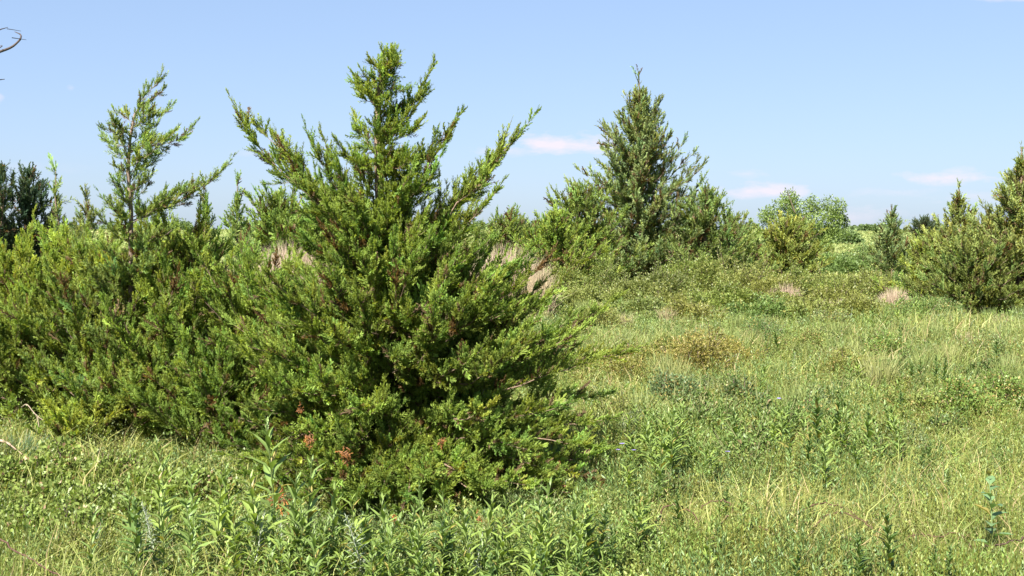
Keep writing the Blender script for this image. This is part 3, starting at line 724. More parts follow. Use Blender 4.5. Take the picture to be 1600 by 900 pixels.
def weed_proto(name, label, cat, group, H, nl, ll, lw, col, seed, elev=(.4, 1.15), stem=(.12, .16, .05), lean=.06, mat=None, tipcol=None, whorl=1, bare=.08, tops=0):
    rng = np.random.default_rng(seed)
    root = thing(name, label, cat, (0, 0, 0), group)
    n = nl
    t = bare + (1 - bare) * (np.arange(n) + rng.random(n) * .7) / n
    lx = lean * rng.normal(); ly = lean * rng.normal()
    pos = lambda tt: np.stack([lx * H * tt ** 2, ly * H * tt ** 2, H * tt], -1)
    sb = MB(); tk = np.linspace(0, 1, 7); sb.tubes(pos(tk)[None], np.linspace(.0045, .0018, 7)[None] * (H / .5) ** .5, np.array(stem), 5)
    a = np.arange(n) * 2.4 + rng.normal(size=n) * .35
    e = elev[0] + (elev[1] - elev[0]) * t + rng.normal(size=n) * .12
    D = np.stack([np.cos(a) * np.cos(e), np.sin(a) * np.cos(e), np.sin(e)], 1)
    Ls = ll * (1.0 - .55 * np.abs(t - .45) / .55) * rng.uniform(.75, 1.15, n); Ls *= np.where(t > .9, .75, 1)
    c = np.array(col)[None] * rng.uniform(.8, 1.2, (n, 1))
    if tipcol is not None: c = c * (1 - t[:, None] ** 3) + np.array(tipcol) * t[:, None] ** 3
    yel = rng.random(n) < .06; c[yel] = np.array([.26, .22, .06])
    fb = MB(); blade_leaf(fb, pos(t), D, np.array([[0, 0, 1.]]), Ls, lw * Ls / ll * rng.uniform(.8, 1.2, n), rng.uniform(.05, .35, n), c)
    sb.build("stem", mat or M_LEAF, root); fb.build("leaf", mat or M_LEAF, root)
    return root


GR = (.105, .165, .036)
WG = "upright leafy weed stalks in the meadow"
W_LB = "upright weed stalk with narrow green leaves standing in the meadow grass"
protos = [weed_proto("leafy_weed", W_LB, "weed", WG, .5, nl, ll, lw, tuple(np.array(col) * np.array([1.38, 1.28, 1.4])), sd, lean=le) for nl, ll, lw, col, sd, le in [
    (28, .14, .028, (.135, .20, .045), 301, .05), (32, .125, .025, (.12, .185, .045), 302, .08), (26, .145, .032, (.15, .215, .045), 303, .10), (34, .12, .023, (.125, .195, .05), 304, .05), (24, .14, .034, (.11, .175, .04), 305, .12)]]
DG = "dark stiff weed stalks in the open meadow"
dark = [weed_proto("dark_weed", "dark green stiff weed stalk packed with upright leaves in the open meadow", "weed", DG, .5, 44, .12, .036, (.10, .16, .042), sd, elev=(.5, 1.1), lean=.05) for sd in (311, 312, 313)]
used = set()


def sow(proto, px, top, h, rng, label=None, group=None, Yd=None):
    """a weed h metres tall whose tip shows at (px, top)"""
    Yd = Yd or (EYE - h) * F / max(8, (top - 357)) * .985
    p = at(px, top, Yd); z = float(tz(p[0], Yd)); sc = h / .5
    a = rng.random() * 2 * pi; tl = (rng.normal() * .06, rng.normal() * .06)
    if proto.name not in used:
        used.add(proto.name); proto.location = (p[0], Yd, z - .01); proto.rotation_euler = (tl[0], tl[1], a); proto.scale = (sc,) * 3
        if label: proto["label"] = label
        if group: proto["group"] = group
        return proto
    return dup(proto, (p[0], Yd, z - .01), a, sc, label, group, tl)


rng = np.random.default_rng(400)
# large stalks along the bottom edge and in front of the big cedar
for px, top, h in [(205, 755, .50), (262, 690, .62), (258, 790, .46), (300, 820, .42), (335, 745, .55), (380, 800, .45), (404, 740, .62), (432, 655, .78), (450, 745, .62), (470, 725, .66), (468, 790, .50), (440, 835, .40),
                   (492, 815, .42), (520, 800, .45), (548, 808, .42), (580, 800, .44), (640, 790, .46), (655, 830, .40), (702, 795, .44), (735, 795, .46), (786, 800, .42), (842, 768, .50), (830, 800, .42), (868, 796, .44), (888, 790, .46), (895, 840, .36),
                   (605, 850, .36), (560, 855, .35), (500, 865, .34), (410, 868, .33), (350, 855, .35), (310, 870, .32), (688, 865, .34), (760, 850, .35), (925, 780, .40), (940, 815, .36), (985, 760, .40), (1000, 790, .36), (1165, 790, .34)]:
    sow(protos[rng.integers(0, 5)], px, top, h, rng)
DL = "dark green stiff weed stalk packed with upright leaves in the open meadow"
for px, top, h in [(1390, 800, .42), (1345, 832, .36), (1455, 858, .32), (1482, 862, .32), (1240, 858, .30), (1203, 755, .28), (1130, 770, .30), (1062, 775, .32), (1275, 610, .55), (1305, 615, .52), (1260, 670, .42), (1285, 690, .42),
                   (1560, 522, .55), (1438, 552, .42), (1465, 548, .45), (1475, 552, .42), (1425, 560, .38), (1540, 560, .30), (1415, 600, .40), (1395, 625, .36), (1450, 680, .34), (1440, 700, .32), (1480, 728, .28), (1220, 505, .5), (1198, 512, .45), (1155, 508, .4), (1409, 505, .45)]:
    sow(dark[rng.integers(0, 3)], px, top, h, rng)
for px, top, h in [(560, 778, .5), (610, 772, .5), (655, 765, .52), (700, 775, .48), (748, 778, .48), (800, 782, .46), (850, 755, .52), (885, 772, .48), (520, 765, .52), (350, 730, .55), (300, 740, .5), (245, 730, .52), (1000, 775, .4)]:
    sow(protos[rng.integers(0, 5)], px, top, h, rng)
for _ in range(65):
    px = rng.uniform(130, 960); f_ = rng.random(); sow(protos[rng.integers(0, 5)] if rng.random() < .7 else dark[rng.integers(0, 3)], px, 785 + 95 * f_, (.42 - .14 * f_) * rng.uniform(.8, 1.2), rng)
# clumps of mid-sized stalks
for cx, cy, sx, sy, n, h in [(1045, 650, 42, 22, 22, .45), (1200, 640, 60, 30, 26, .40), (1340, 640, 60, 35, 30, .42), (1100, 690, 60, 25, 14, .32), (1010, 640, 40, 20, 10, .35), (1480, 620, 70, 40, 16, .32), (1290, 560, 80, 30, 14, .4), (1510, 700, 60, 40, 12, .26), (1430, 470, 40, 12, 16, .55),
                             (980, 690, 50, 40, 10, .3), (1090, 800, 120, 50, 14, .28), (1350, 760, 150, 50, 16, .25), (900, 840, 90, 25, 14, .32), (520, 850, 160, 25, 26, .32), (420, 800, 120, 30, 14, .42)]:
    for _ in range(n):
        px = cx + rng.normal() * sx * .6; top = cy + rng.normal() * sy * .6; hh = h * rng.uniform(.75, 1.2)
        sow(protos[rng.integers(0, 5)], px, top, hh, rng)

# low bushy weeds of several kinds
BWG = "low bushy weeds in the meadow"
bushy = []
for k_, (lb, cc, lf, hh, rr) in enumerate([
    ("low bushy weed with small yellowish leaves in the meadow", (.19, .20, .05), (.018, .012), .30, .24), ("low bushy weed with small mid-green leaves in the meadow", (.12, .18, .045), (.024, .013), .32, .20),
    ("low bushy weed with fine grey-green leaves in the meadow", (.15, .19, .085), (.020, .009), .30, .20), ("low bushy weed with darker round leaves in the meadow", (.085, .13, .035), (.022, .016), .26, .20),
    ("low bushy weed with narrow bright leaves in the meadow", (.165, .23, .055), (.034, .010), .30, .18)]):
    bushy.append((lb, shrub(lb, (0, 0, 0), hh, rr, 1500, 700 + k_, cc, lf, name="bushy_weed", group=BWG, cat="weed", k=9, sprig=.35, woodc=(.16, .17, .07), col2=(.30, .23, .12), frac2=.07)))
for _ in range(240):
    px = rng.uniform(0, 1600); py = 500 + 395 * rng.random() ** 1.1
    if px < 960 and py < 770: continue
    j = int(value_noise(px, py, 130, 61) * 4.9 + rng.normal() * .7) % 5; lb, pr = bushy[j]
    p = ground_at(px, py + 12); sc = rng.uniform(.65, 1.5) * (1 if p[1] > 8 else .62)
    if pr.name not in used:
        used.add(pr.name); pr.location = p; pr.scale = (sc, sc, sc); continue
    dup(pr, p, rng.random() * 6.28, sc, lb, BWG)

# silvery sage
SG = "silvery sage plants in the meadow"
sage = [weed_proto("silvery_sage", "silvery white sage plant with narrow pale leaves", "plant", SG, .5, 90, .07, .011, (.29, .34, .23), sd, elev=(.1, .9), stem=(.4, .42, .34), mat=M_SILVER, lean=.12, bare=.02) for sd in (321, 322)]
for px, top, h in [(572, 800, .46), (392, 808, .44), (240, 792, .38), (735, 840, .34), (572, 812, .36), (388, 815, .36), (440, 826, .3), (735, 848, .26), (700, 835, .24), (240, 800, .3), (150, 825, .25), (1240, 543, .35), (1263, 545, .3), (1228, 560, .25), (1100, 525, .3), (1012, 528, .3), (1310, 540, .3), (1508, 498, .4), (1330, 478, .4), (1560, 505, .35)]:
    sow(sage[rng.integers(0, 2)], px, top, h, rng, "silvery white sage plant with narrow pale leaves among green weeds")

# milkweed with broad bluish leaves
def milkweed(label, px, top, h, seed):
    r = weed_proto("milkweed", label, "plant", None, .5, 15, .11, .07, (.12, .20, .085), seed, elev=(.3, .9), stem=(.2, .28, .12), bare=.12)
    sow(r, px, top, h, np.random.default_rng(seed), label)
milkweed("tall milkweed with broad bluish-green leaves in pairs", 1552, 748, .52, 331)
milkweed("small milkweed just above the arching canes", 1470, 755, .20, 332)
milkweed("small milkweed with one bright broad leaf", 1424, 782, .16, 333)
milkweed("pale bluish milkweed at the bottom edge of the meadow", 1078, 872, .24, 334)

# small violet flowers
def flower_proto():
    rng_ = np.random.default_rng(8)
    r = thing("violet_flower", "small violet-blue flower on a thin stalk in the grass", "flower", (0, 0, 0), "small violet-blue flowers in the grass")
    sb = MB(); sb.tubes(np.array([[[0, 0, 0], [.01, 0, .25], [0, .01, .5]]]), np.array([[.004, .003, .003]]), np.array([.12, .17, .05]), 4); sb.build("stem", M_LEAF, r)
    pb = MB(); n = 12; a = np.arange(n) * 2 * pi / n; D = np.stack([np.cos(a) * .9, np.sin(a) * .9, np.full(n, .35)], 1)
    blade_leaf(pb, np.tile([0, .01, .5], (n, 1)) + 0., nrm(D), np.array([[0, 0, 1.]]), np.full(n, .035), np.full(n, .018), np.full(n, .2), np.tile([.33, .28, .62], (n, 1))); pb.build("petal", M_SILVER, r)
    return r
fl = flower_proto()
for px, top, h in [(977, 703, .28), (992, 713, .25), (962, 712, .24), (1138, 711, .26), (1216, 616, .3)]:
    sow(fl, px, top, h, rng)


# ------------------------------------------------------------------ grass tufts
def grass_blades(mb, P, H, Wd, lean, col, rng, kink=.5, coltip=None):
    """5-point blades: P base points, H height, lean vector (N,3) added at the tip"""
    a = rng.random(len(P)) * 2 * pi; u = np.stack([np.cos(a), np.sin(a), np.zeros_like(a)], 1) * Wd[:, None] * .5
    up = np.array([0, 0, 1.]) * H[:, None]
    mid = P + up * .55 + lean * .28; tip = P + up * (1 - .25 * np.clip(np.linalg.norm(lean, axis=1) / H, 0, 1.5))[:, None] + lean
    c = col if coltip is None else np.stack([col, col, (col + coltip) / 2, (col + coltip) / 2, coltip], 1)
    mb.blades(np.stack([P - u, P + u, mid + u * .85, mid - u * .85, tip], 1), [[0, 1, 2, 3], [3, 2, 4]], c)


def tuft(label, px, Yd, top, Rr, n, seed, col, wd=.008, spread=.5, group=None, name="dead_grass_tuft", cat="grass tuft", mat=None, base_r=.35, lean=(0, 0)):
    rng_ = np.random.default_rng(seed); b = spot(px, Yd); H = hgt(px, top, Yd)
    a = rng_.random(n) * 2 * pi; r = np.sqrt(rng_.random(n)) * Rr; dirv = np.stack([np.cos(a), np.sin(a), 0 * a], 1)
    P = b + dirv * (r * base_r)[:, None]
    hh = H * rng_.uniform(.35, 1.15, n) * (1 - .25 * (r / Rr) ** 2)
    ln = dirv * (r * spread * rng_.uniform(.5, 1.6, n))[:, None] + rng_.normal(size=(n, 3)) * np.array([.13, .13, 0]) * H + np.array([*lean, 0]) * H
    mb = MB(); grass_blades(mb, P - b, hh, wd * rng_.uniform(.6, 1.4, n), ln, np.array(col)[None] * rng_.uniform(.75, 1.25, (n, 1)), rng_)
    o = mb.build(name, mat or M_DRY); o.location = b; o["label"] = label; o["category"] = cat
    if group: o["group"] = group
    return o


DC = (.44, .345, .25)
for i_, (lb, px, Yd, top, rr, n, cc) in enumerate([
    ("wide mound of pinkish dead bunchgrass seen under the large cedar's left arm", 462, 22, 372, .75, 2600, DC),
    ("pale dead bunchgrass tuft in front of the wide mound", 452, 19, 395, .45, 1500, (.46, .375, .26)),
    ("small pale dead grass tuft between cedar bushes", 405, 19.5, 402, .35, 1000, (.44, .36, .25)),
    ("dead grass tuft half hidden behind the narrow upright cedar", 352, 19, 402, .35, 900, (.40, .31, .23)),
    ("large pinkish dead bunchgrass mound right of the large cedar's crown", 783, 23, 380, .85, 3200, DC),
    ("lower pale dead grass tuft below the pinkish mound", 762, 20, 402, .35, 1200, (.45, .35, .24)),
    ("narrow straw tuft beside the olive shrub nearest the large cedar", 845, 21, 402, .25, 800, (.42, .34, .22)),
    ("round pinkish straw tuft standing up beside the cedar clump", 1400, 23.5, 448, .32, 1500, (.45, .36, .26)),
    ("pale dead grass spikes in front of the olive shrubs", 1310, 22, 466, .35, 700, (.48, .40, .28)),
    ("bent straw tuft collapsing to one side below the round tuft", 1450, 20.0, 498, .5, 1200, (.42, .34, .23)),
    ("small dry grass tuft between front-row olive shrubs", 1062, 21.5, 478, .3, 700, (.42, .36, .22)),
    ("faint pinkish dry grass among the olive shrubs", 1228, 24, 440, .35, 700, (.40, .30, .22)),
    ("pale dry tuft at the picture edge below the cedar clump", 1594, 19, 512, .45, 900, (.42, .36, .25)),
]):
    tuft(lb, px, Yd, top, rr, n, 500 + i_, cc, wd=.010, group=None, base_r=.8, spread=.3, lean=(.5, 0) if "bent" in lb else (0, 0))
for i_, (lb, px, Yd, top, rr, n, cc) in enumerate([
    ("arching grey-green grass tuft at the foot of the cedar clump", 1500, 20, 482, .55, 900, (.19, .235, .085)),
    ("upright grey-green grass tuft before the olive shrubs", 1345, 20, 500, .5, 900, (.18, .23, .08)),
    ("upright bluish grass tuft right of the pale spikes", 1375, 18.5, 505, .5, 900, (.17, .22, .08)),
    ("whitish feathery grass tuft in front of the wide olive mound", 1100, 20.5, 475, .4, 700, (.25, .28, .13)),
    ("pale grass tuft beside the large cedar's right flank", 960, 20, 480, .55, 900, (.22, .26, .10)),
    ("pale feathery grass tuft beneath the front-row shrubs", 905, 21, 482, .5, 800, (.22, .26, .10)),
    ("tall bluish grass clump in the clearing at the thicket's end", 28, 8.3, 672, .28, 600, (.12, .19, .10)),
]):
    tuft(lb, px, Yd, top, rr, n, 540 + i_, cc, wd=.012 if Yd > 10 else .006, name="grass_tuft", mat=M_GRASS, base_r=.6, spread=.7)
GTG = "loose grass tufts of the middle meadow"
gts = []
for q, (cc, hh, rr) in enumerate([((.22, .26, .09), .45, .22), ((.18, .23, .08), .42, .20), ((.27, .28, .11), .45, .25), ((.34, .29, .16), .38, .16)]):
    a = np.random.default_rng(620 + q); n = 260; th = a.random(n) * 6.28; rad = np.sqrt(a.random(n)) * rr; dv = np.stack([np.cos(th), np.sin(th), 0 * th], 1)
    mb = MB(); grass_blades(mb, dv * (rad * .6)[:, None], hh * a.uniform(.4, 1.1, n), .011 * a.uniform(.6, 1.3, n), dv * (rad * a.uniform(.1, .7, n))[:, None] + a.normal(size=(n, 3)) * [.07, .07, 0], np.array(cc)[None] * a.uniform(.75, 1.25, (n, 1)), a)
    lb = ["soft green grass tuft standing loosely in the middle meadow", "darker green grass tuft standing loosely in the middle meadow", "pale yellowish grass tuft standing loosely in the middle meadow", "half dry straw-coloured grass tuft in the middle meadow"][q]
    o = mb.build("grass_tuft", M_GRASS if q < 3 else M_DRY); o["label"] = lb; o["category"] = "grass tuft"; o["group"] = GTG; gts.append((o, lb, [0]))
ra = np.random.default_rng(640)
for _ in range(75):
    px = ra.uniform(850, 1640); py = 500 + 190 * ra.random() ** 1.6; p = ground_at(px, py); q = ra.choice(4, p=[.36, .28, .24, .12]); o, lb, seen = gts[q]
    if seen[0]: o = o.copy(); C.objects.link(o)
    seen[0] = 1; o.location = p; o.rotation_euler = (0, 0, ra.random() * 6.28); sc = ra.uniform(.55, 1.1) * (1 if p[1] > 10 else .8); o.scale = (sc, sc, sc)
tuft("pinkish dry seed-head clump beside the cedar's dark foot", 305, 7.1, 752, .12, 260, 560, (.45, .30, .22), wd=.006, base_r=.5, spread=.6)
tuft("short pale straw clump among the bottom weeds", 182, 6.6, 812, .10, 160, 561, (.55, .45, .33), wd=.006, base_r=.6)


# ------------------------------------------------------------------ thorny canes, fallen wood, bare tree
def cane(label, pts, seed, r0=.0045, col=(.085, .05, .032), thorns=True, leaves_n=0):
    rng_ = np.random.default_rng(seed)
    P = np.array([at(a, b, c - .45) for a, b, c in pts]); g0 = P[0] + np.array([-.06, .05, 0]); g0[2] = float(tz(g0[0], g0[1])); P = np.concatenate([g0[None], P])
    t = np.linspace(0, 1, len(P)); tt = np.linspace(0, 1, 28)
    Q = np.stack([np.interp(tt, t, P[:, k]) for k in range(3)], 1)
    for _ in range(3): Q[1:-1] = (Q[:-2] + 2 * Q[1:-1] + Q[2:]) / 4
    Q[1:-1] += rng_.normal(size=Q[1:-1].shape) * .004
    mb = MB(); b = Q[0].copy()
    mb.tubes(Q[None], (np.linspace(r0, r0 * .55, 28) * 1.15)[None], np.array(col), 5)
    k = rng_.integers(1, 27, 40); d = nrm(rng_.normal(size=(40, 3))); q = Q[k] + (Q[k + 1] - Q[k]) * rng_.random((40, 1))
    mb.tubes(np.stack([q, q + d * .012], 1), np.tile([.0016, .0003], (40, 1)), np.array(col), 3)
    o = mb.build("thorny_cane", M_BARK, None, b, True); o.location = b; o["label"] = label; o["category"] = "cane"
    return o


cane("reddish brown thorny cane slanting across the bottom corner shrub", [(-30, 820, 5.7), (20, 858, 5.6), (60, 880, 5.5), (110, 910, 5.4)], 1, .0045, (.09, .05, .038))
cane("thorny cane bent in a closed arch in the open meadow", [(1095, 850, 6.35), (1135, 812, 6.4), (1146, 800, 6.4), (1142, 788, 6.4), (1130, 782, 6.42), (1112, 782, 6.42), (1095, 795, 6.4)], 2, .0045)
cane("thorny cane arching down behind the closed arch", [(1034, 790, 6.6), (1060, 789, 6.6), (1085, 802, 6.55), (1100, 830, 6.5), (1125, 835, 6.4)], 3, .0045)
cane("straight-tipped thorny cane running right of the closed arch", [(1160, 822, 6.4), (1185, 822, 6.35), (1215, 836, 6.3), (1258, 848, 6.2)], 4, .005)
cane("long thorny cane looping over two arches in the meadow", [(1230, 815, 6.5), (1262, 790, 6.55), (1290, 785, 6.55), (1315, 790, 6.5), (1345, 812, 6.4), (1375, 835, 6.3)], 5, .0045)
cane("lower arching thorny cane under the long looping one", [(1270, 825, 6.3), (1292, 804, 6.35), (1320, 801, 6.35), (1350, 815, 6.3), (1372, 833, 6.25)], 6, .004)
cane("broken looping thorny cane below the tall milkweed", [(1420, 834, 6.2), (1445, 834, 6.2), (1475, 840, 6.15), (1488, 832, 6.15), (1505, 834, 6.1), (1520, 860, 6.1)], 7, .0045)
cane("dark thick cane entering from the picture edge below the milkweed", [(1620, 836, 6.0), (1590, 842, 6.0), (1560, 852, 6.0), (1535, 855, 6.0)], 8, .006, (.07, .045, .035))


def wood_piece(name, label, paths, seed, col, cat="branch"):
    rng_ = np.random.default_rng(seed); mb = MB(); b = at(*paths[0][0][0])
    for pts, r0, r1 in paths:
        P = np.array([at(*q) for q in pts]); t = np.linspace(0, 1, len(P)); tt = np.linspace(0, 1, 18)
        Q = np.stack([np.interp(tt, t, P[:, k]) for k in range(3)], 1)
        for _ in range(2): Q[1:-1] = (Q[:-2] + 2 * Q[1:-1] + Q[2:]) / 4
        mb.tubes(Q[None], np.linspace(r0, r1, 18)[None], np.array(col), 7)
    o = mb.build(name, M_BARK, None, b, True); o.location = b; o["label"] = label; o["category"] = cat
    return o


wood_piece("fallen_branch", "pale pinkish fallen dead wood at the edge of the clearing", [([(-20, 682, 8.3), (12, 692, 8.2), (25, 703, 8.1)], .013, .007), ([(5, 688, 8.2), (20, 698, 8.1), (35, 710, 8.0)], .006, .003)], 1, (.32, .23, .17))
wood_piece("dead_branch", "grey dead branch caught in the low cedar bush", [([(34, 636, 8.9), (42, 630, 8.85), (55, 648, 8.8), (72, 660, 8.75), (88, 668, 8.8)], .005, .002), ([(58, 650, 8.8), (62, 672, 8.75)], .005, .002), ([(88, 665, 8.8), (96, 655, 8.75)], .004, .002)], 2, (.24, .19, .14))
wood_piece("dead_branch", "red-tipped dead branch poking out of the large cedar's lower flank", [([(845, 782, 7.2), (862, 775, 7.2), (876, 770, 7.2), (889, 758, 7.2)], .005, .006), ([(876, 770, 7.2), (884, 752, 7.2)], .004, .003)], 3, (.28, .11, .07))

Yn = 6.2
bt = np.array([at(-420, 400, Yn)[0], Yn, 0]); bt[2] = tz(bt[0], bt[1])
root = thing("bare_tree", "leafless dark branch reaching in from a bare tree beyond the picture edge", "tree", bt)
mb = MB(); top = bt + np.array([.25, 0, 3.6]); mb.tubes(np.array([[bt, bt + np.array([.05, 0, 1.2]), bt + np.array([.1, .02, 2.4]), top]]), np.array([[.09, .07, .05, .02]]), np.array([.09, .07, .06]), 9)
mb.build("trunk", M_BARK, root, bt, True)
mb = MB()
for pts, r0, r1 in [([(-400, 150), (-250, 190), (-120, 160), (-40, 100), (0, 80), (9, 76), (22, 70), (30, 60), (32, 55), (31, 48), (24, 45), (17, 42)], .011, .0016),
                    ([(9, 76), (8, 71), (4, 67), (-6, 64)], .003, .0014), ([(32, 59), (34, 57), (35.5, 55)], .0025, .001), ([(24, 45), (26, 43), (27, 41)], .002, .001),
                    ([(-60, 112), (-20, 60), (0, 41), (6, 35)], .006, .0014), ([(-120, 160), (-60, 150), (-10, 122), (1, 118)], .006, .002), ([(-410, 100), (-300, 20), (-200, -60)], .02, .006), ([(-410, 60), (-500, -40), (-600, -80)], .02, .006)]:
    P = np.array([at(a - 13, b, Yn) for a, b in pts]); P[:, 1] += np.linspace(0, .15, len(P)); t = np.linspace(0, 1, len(P)); tt = np.linspace(0, 1, 26)
    Q = np.stack([np.interp(tt, t, P[:, k]) for k in range(3)], 1); Q[1:-1] = (Q[:-2] + 2 * Q[1:-1] + Q[2:]) / 4
    mb.tubes(Q[None], (np.linspace(1, 0, 26) ** .8 * (r0 - r1) + r1)[None], np.array([.07, .055, .05]), 6)
mb.build("branch", M_BARK, root, bt, True)

# ------------------------------------------------------------------ meadow cover (uncountable)
rng = np.random.default_rng(900)


def wedge(n, y0, y1, pw=1.0, pad=1.15):
    """points in the viewing wedge, even per unit of log depth"""
    y = y0 * (y1 / y0) ** (rng.random(n) ** pw); x = y * (rng.uniform(-1, 1, n) * (800 / F) * pad + rng.normal(size=n) * .01)
    return x, y


def meadow_col(x, y):
    a = value_noise(x, y, .9, 1); b = value_noise(x + 31, y, 2.6, 2); c = value_noise(x, y + 9, .3, 3)
    base = np.array([.225, .262, .075])[None] * (1 + 0 * a[:, None])
    yel = np.array([.275, .285, .09]); dk = np.array([.165, .21, .058]); pale = np.array([.26, .30, .135])
    c_ = base * (1 - a[:, None]) + yel * a[:, None]
    w = np.clip((b - .45) * 2.2, 0, 1)[:, None] * .75; c_ = c_ * (1 - w) + dk * w
    q = (sm((y - 12) / 5) * .65 * c)[:, None]; c_ = c_ * (1 - q) + pale * q
    return c_


def grass_layer(name, label, n, y0, y1, h0, h1, wpx, mat, lean, dry=.06, ramp=None, pw=1.0, dens=None):
    x, y = wedge(n, y0, y1, pw)
    if dens is not None:
        k = rng.random(n) < dens(x, y); x = x[k]; y = y[k]
    n = len(x)
    P = np.stack([x, y, tz(x, y) - .01], 1)
    patch = value_noise(x + 5, y + 3, 1.3, 7)
    H = rng.uniform(h0, h1, n) * (.35 + 1.15 * patch)
    if ramp is not None: H *= ramp(x, y)
    Wd = np.maximum(.0035, y / 1152 * wpx) * rng.uniform(.6, 1.4, n)
    ln = rng.normal(size=(n, 3)) * np.array([lean, lean, 0]) * H[:, None] + np.array([.08, 0, 0]) * H[:, None]
    c = meadow_col(x, y) * rng.uniform(.75, 1.3, (n, 1))
    d = rng.random(n) < dry; c[d] = np.array([.36, .29, .15]) * rng.uniform(.7, 1.25, (d.sum(), 1))
    mb = MB(); grass_blades(mb, P, H, Wd, ln, c, rng, coltip=c * np.array([1.1, 1.05, 1.0]))
    o = mb.build(name, mat); o["kind"] = "stuff"; o["label"] = label; o["category"] = "grass"
    return o


def cover(name, label, n, y0, y1, h, lsz, col, dens=None, tall=None):
    """small leaves held at every height of a mixed low sward"""
    x, y = wedge(n, y0, y1)
    if dens is not None:
        k = rng.random(n) < dens(x, y); x = x[k]; y = y[k]
    n = len(x); patch = value_noise(x, y, .55, 12) * .6 + value_noise(x, y, .18, 13) * .5
    H = h * (.45 + 1.0 * patch)
    if tall is not None: H *= tall(x, y)
    z = tz(x, y) + H * rng.random(n) ** .6
    P = np.stack([x, y, z], 1); D = nrm(rng.normal(size=(n, 3)) + np.array([0, 0, .8]))
    sz = np.maximum(lsz, y / 1152 * 1.7) * rng.uniform(.6, 1.5, n)
    c = meadow_col(x, y) * np.array(col)[None] * rng.uniform(.75, 1.3, (n, 1)) * (.7 + .6 * value_noise(x, y, .5, 14))[:, None]
    mb = MB(); leaves(mb, P, D, sz, sz * .42, c, rng, 1.2)
    o = mb.build(name, M_LEAF); o["kind"] = "stuff"; o["label"] = label; o["category"] = "ground cover"
    return o


def tallr(x, y):
    """sward height factor: short by the viewer, clear under the large cedar, taller in the middle, short again under the shrub belt"""
    cc = 1 - .85 * np.exp(-(((x - hb[0]) / 1.35) ** 2 + ((y - hb[1] + .55) / 1.5) ** 2) ** 2)
    return cc * ((.5 + .2 * sm(x / .8)) + .3 * sm((y - 11) / 4)) * (1 - .45 * sm((y - 17) / 4))


leftlow = lambda x, y: np.where((x < -1.2) & (y > 8.6) & (y < 12), .5, 1)
grass_layer("meadow_grass", "fine yellow-green meadow grass covering the open ground", 230000, 4.6, 34, .12, .30, .9, M_GRASS, .6, dry=.17, ramp=tallr)
grass_layer("tall_grass", "tall pale grass standing in front of the shrub belt", 42000, 12, 26, .26, .46, .8, M_GRASS, .22, dry=.12, ramp=lambda x, y: sm((y - 11) / 4) * (1 - .6 * sm((y - 18) / 3)), dens=lambda x, y: .08 + .92 * (value_noise(x, y, 1.1, 21) > .58))
grass_layer("far_grass", "far field grass reaching to the skyline", 130000, 28, 420, .12, .28, 1.2, M_GRASS, .7, dry=.05)
cover("leafy_ground_cover", "low leafy plants mixed through the meadow grass", 180000, 4.6, 30, .24, .016, (.82, .93, .85), tall=tallr)

def sward_forbs(name, label, n, y0, y1, h0, h1, nl, ll, cols):
    """thousands of small leafy stalks of several kinds, in patches"""
    x, y = wedge(n, y0, y1); kind = (value_noise(x, y, .8, 31) * 3.2 + rng.normal(size=n) * .45).astype(int) % len(cols)
    H = rng.uniform(h0, h1, n) * (.5 + .9 * value_noise(x, y, .5, 32)) * tallr(x, y)
    mb = MB(); base = np.stack([x, y, tz(x, y)], 1); tilt = rng.normal(size=(n, 3)) * np.array([.18, .18, 0])
    cc = np.array(cols)[kind] * rng.uniform(.8, 1.25, (n, 1))
    big = np.maximum(1, y / 9) ** .75
    mb.tubes(np.stack([base, base + (tilt + [0, 0, 1.]) * H[:, None]], 1), np.stack([.0022 * big, .0012 * big], 1), cc * np.array([1.2, .95, .8]), 3)
    for j in range(nl):
        t = (j + rng.random(n)) / nl * .85 + .15; a = j * 2.4 + rng.random(n) * .8 + x * 50; e = .35 + .7 * t + rng.normal(size=n) * .2
        D = np.stack([np.cos(a) * np.cos(e), np.sin(a) * np.cos(e), np.sin(e)], 1)
        L_ = ll * big * (1.05 - .5 * t) * rng.uniform(.6, 1.3, n) * np.array([1, .7, 1.25])[kind % 3]
        W_ = L_ * np.array([.30, .5, .20])[kind % 3]
        leaves(mb, base + (tilt + [0, 0, 1.]) * (H * t)[:, None], D, L_, W_, cc * rng.uniform(.85, 1.2, (n, 1)) * (.9 + .25 * t)[:, None], rng, 2.0)
    o = mb.build(name, M_LEAF); o["kind"] = "stuff"; o["label"] = label; o["category"] = "ground cover"


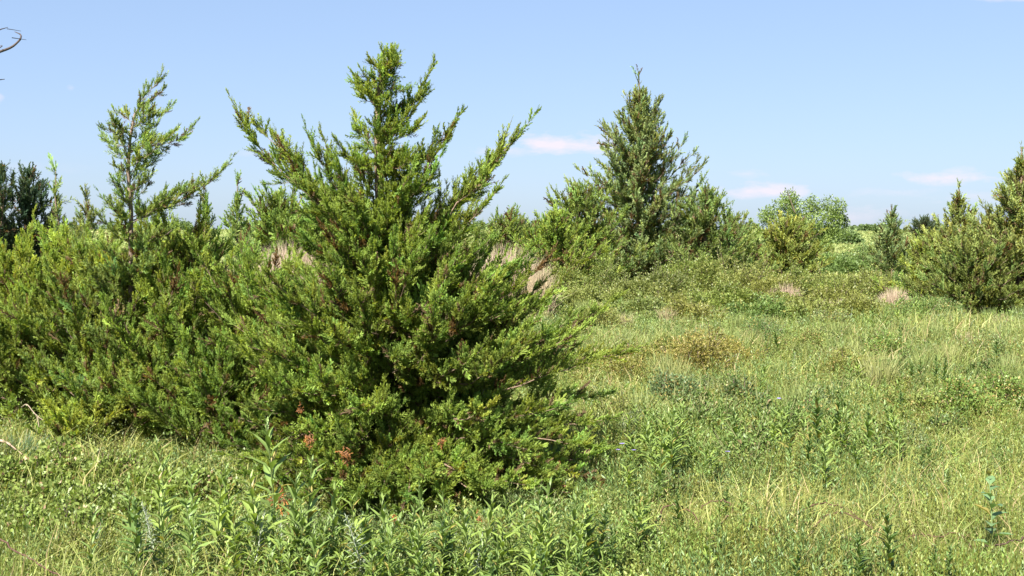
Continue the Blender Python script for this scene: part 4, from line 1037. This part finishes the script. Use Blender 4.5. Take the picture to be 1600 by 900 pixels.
def undergrowth(n, m, y0, y1):
    x, y = wedge(n, y0, y1)
    keep = ~((x > .3) & (y < 7.5) & (rng.random(n) < .75)) & ~((x < .9) & (x > -1.3) & (y > 6.7) & (y < 9.5)); x = x[keep]; y = y[keep]; n = len(x)
    kind = (value_noise(x, y, 1.1, 41) * 5.2 + rng.normal(size=n) * .7).astype(int) % 6
    cols = np.array([(.20, .235, .06), (.15, .21, .055), (.19, .235, .095), (.24, .25, .07), (.12, .17, .045), (.22, .22, .085)])[kind] * rng.uniform(.85, 1.2, (n, 1))
    big = (y / 9) ** .35; Rr = rng.uniform(.10, .30, n) * big; H = rng.uniform(.12, .36, n) * big * np.where(y < 8, .75, 1) * (1 - .3 * sm((y - 18) / 4))
    k = np.repeat(np.arange(n), m); d = nrm(rng.normal(size=(n * m, 3))); d[:, 2] = np.abs(d[:, 2]); q = rng.random(n * m) ** .4
    P = np.stack([x[k], y[k], tz(x[k], y[k])], 1) + d * (q * .98)[:, None] * np.stack([Rr[k], Rr[k], H[k]], 1) * (1 + .35 * np.sin(d[:, 0] * 7 + k) * np.cos(d[:, 1] * 6 + k * 2))[:, None]
    sz = np.maximum(.018, y[k] / 1152 * 1.9) * np.array([.9, 1.3, 1.2, .9, 1.0, 1.5])[kind[k]] * rng.uniform(.6, 1.3, n * m)
    asp = np.array([.6, .4, .25, .6, .7, .3])[kind[k]]
    mb = MB(); leaves(mb, P, nrm(d * .6 + rng.normal(size=d.shape) * .5 + [0, 0, .5]), sz, sz * asp, cols[k] * rng.uniform(.75, 1.25, (n * m, 1)), rng, 1.0)
    o = mb.build("undergrowth", M_LEAF); o["kind"] = "stuff"; o["label"] = "rough mixed undergrowth between the taller weeds"; o["category"] = "ground cover"


undergrowth(1500, 230, 4.9, 25)
grass_layer("long_grass", "loose long pale grass blades rising over the meadow", 20000, 4.8, 17, .22, .46, 1.0, M_GRASS, .45, dry=.14, ramp=lambda x, y: tallr(x, y) * np.where(x < 0, 1.35, 1.1))
sward_forbs("meadow_forbs", "mixed small leafy forbs growing through the meadow", 36000, 4.6, 26, .14, .42, 13, .040, [(.135, .20, .045), (.17, .21, .05), (.11, .175, .055), (.20, .225, .065), (.16, .185, .065)])

# far treeline on the skyline
rng_ = np.random.default_rng(950)
mb = MB()
for px0, px1, Yd, n, hh in [(1140, 1180, 300, 7, 2.6), (1325, 1460, 380, 14, 1.5), (1345, 1385, 300, 9, 2.4), (760, 880, 300, 14, 2.5), (-100, 760, 330, 50, 3), (1460, 1800, 360, 30, 2.5), (880, 1120, 340, 18, 2)]:
    for _ in range(n):
        px = rng_.uniform(px0, px1); b = spot(px, Yd + rng_.uniform(-30, 60)); h = hh * rng_.uniform(.4, 1.1); r = h * rng_.uniform(.8, 1.8)
        m = 700; p, d, cs, w = clumpy_points(m, rng_, 9)
        P = p * np.array([r, r, h]) + b
        leaves(mb, P, nrm(d + rng_.normal(size=d.shape) * .5), np.full(m, .55), np.full(m, .4), np.array([.13, .18, .07])[None] * rng_.uniform(.75, 1.25, (m, 1)), rng_, 1)
o = mb.build("distant_treeline", M_LEAF); o["kind"] = "stuff"; o["label"] = "low line of trees on the far skyline"; o["category"] = "trees"
print("POLYS", sum(len(m.polygons) for m in bpy.data.meshes))
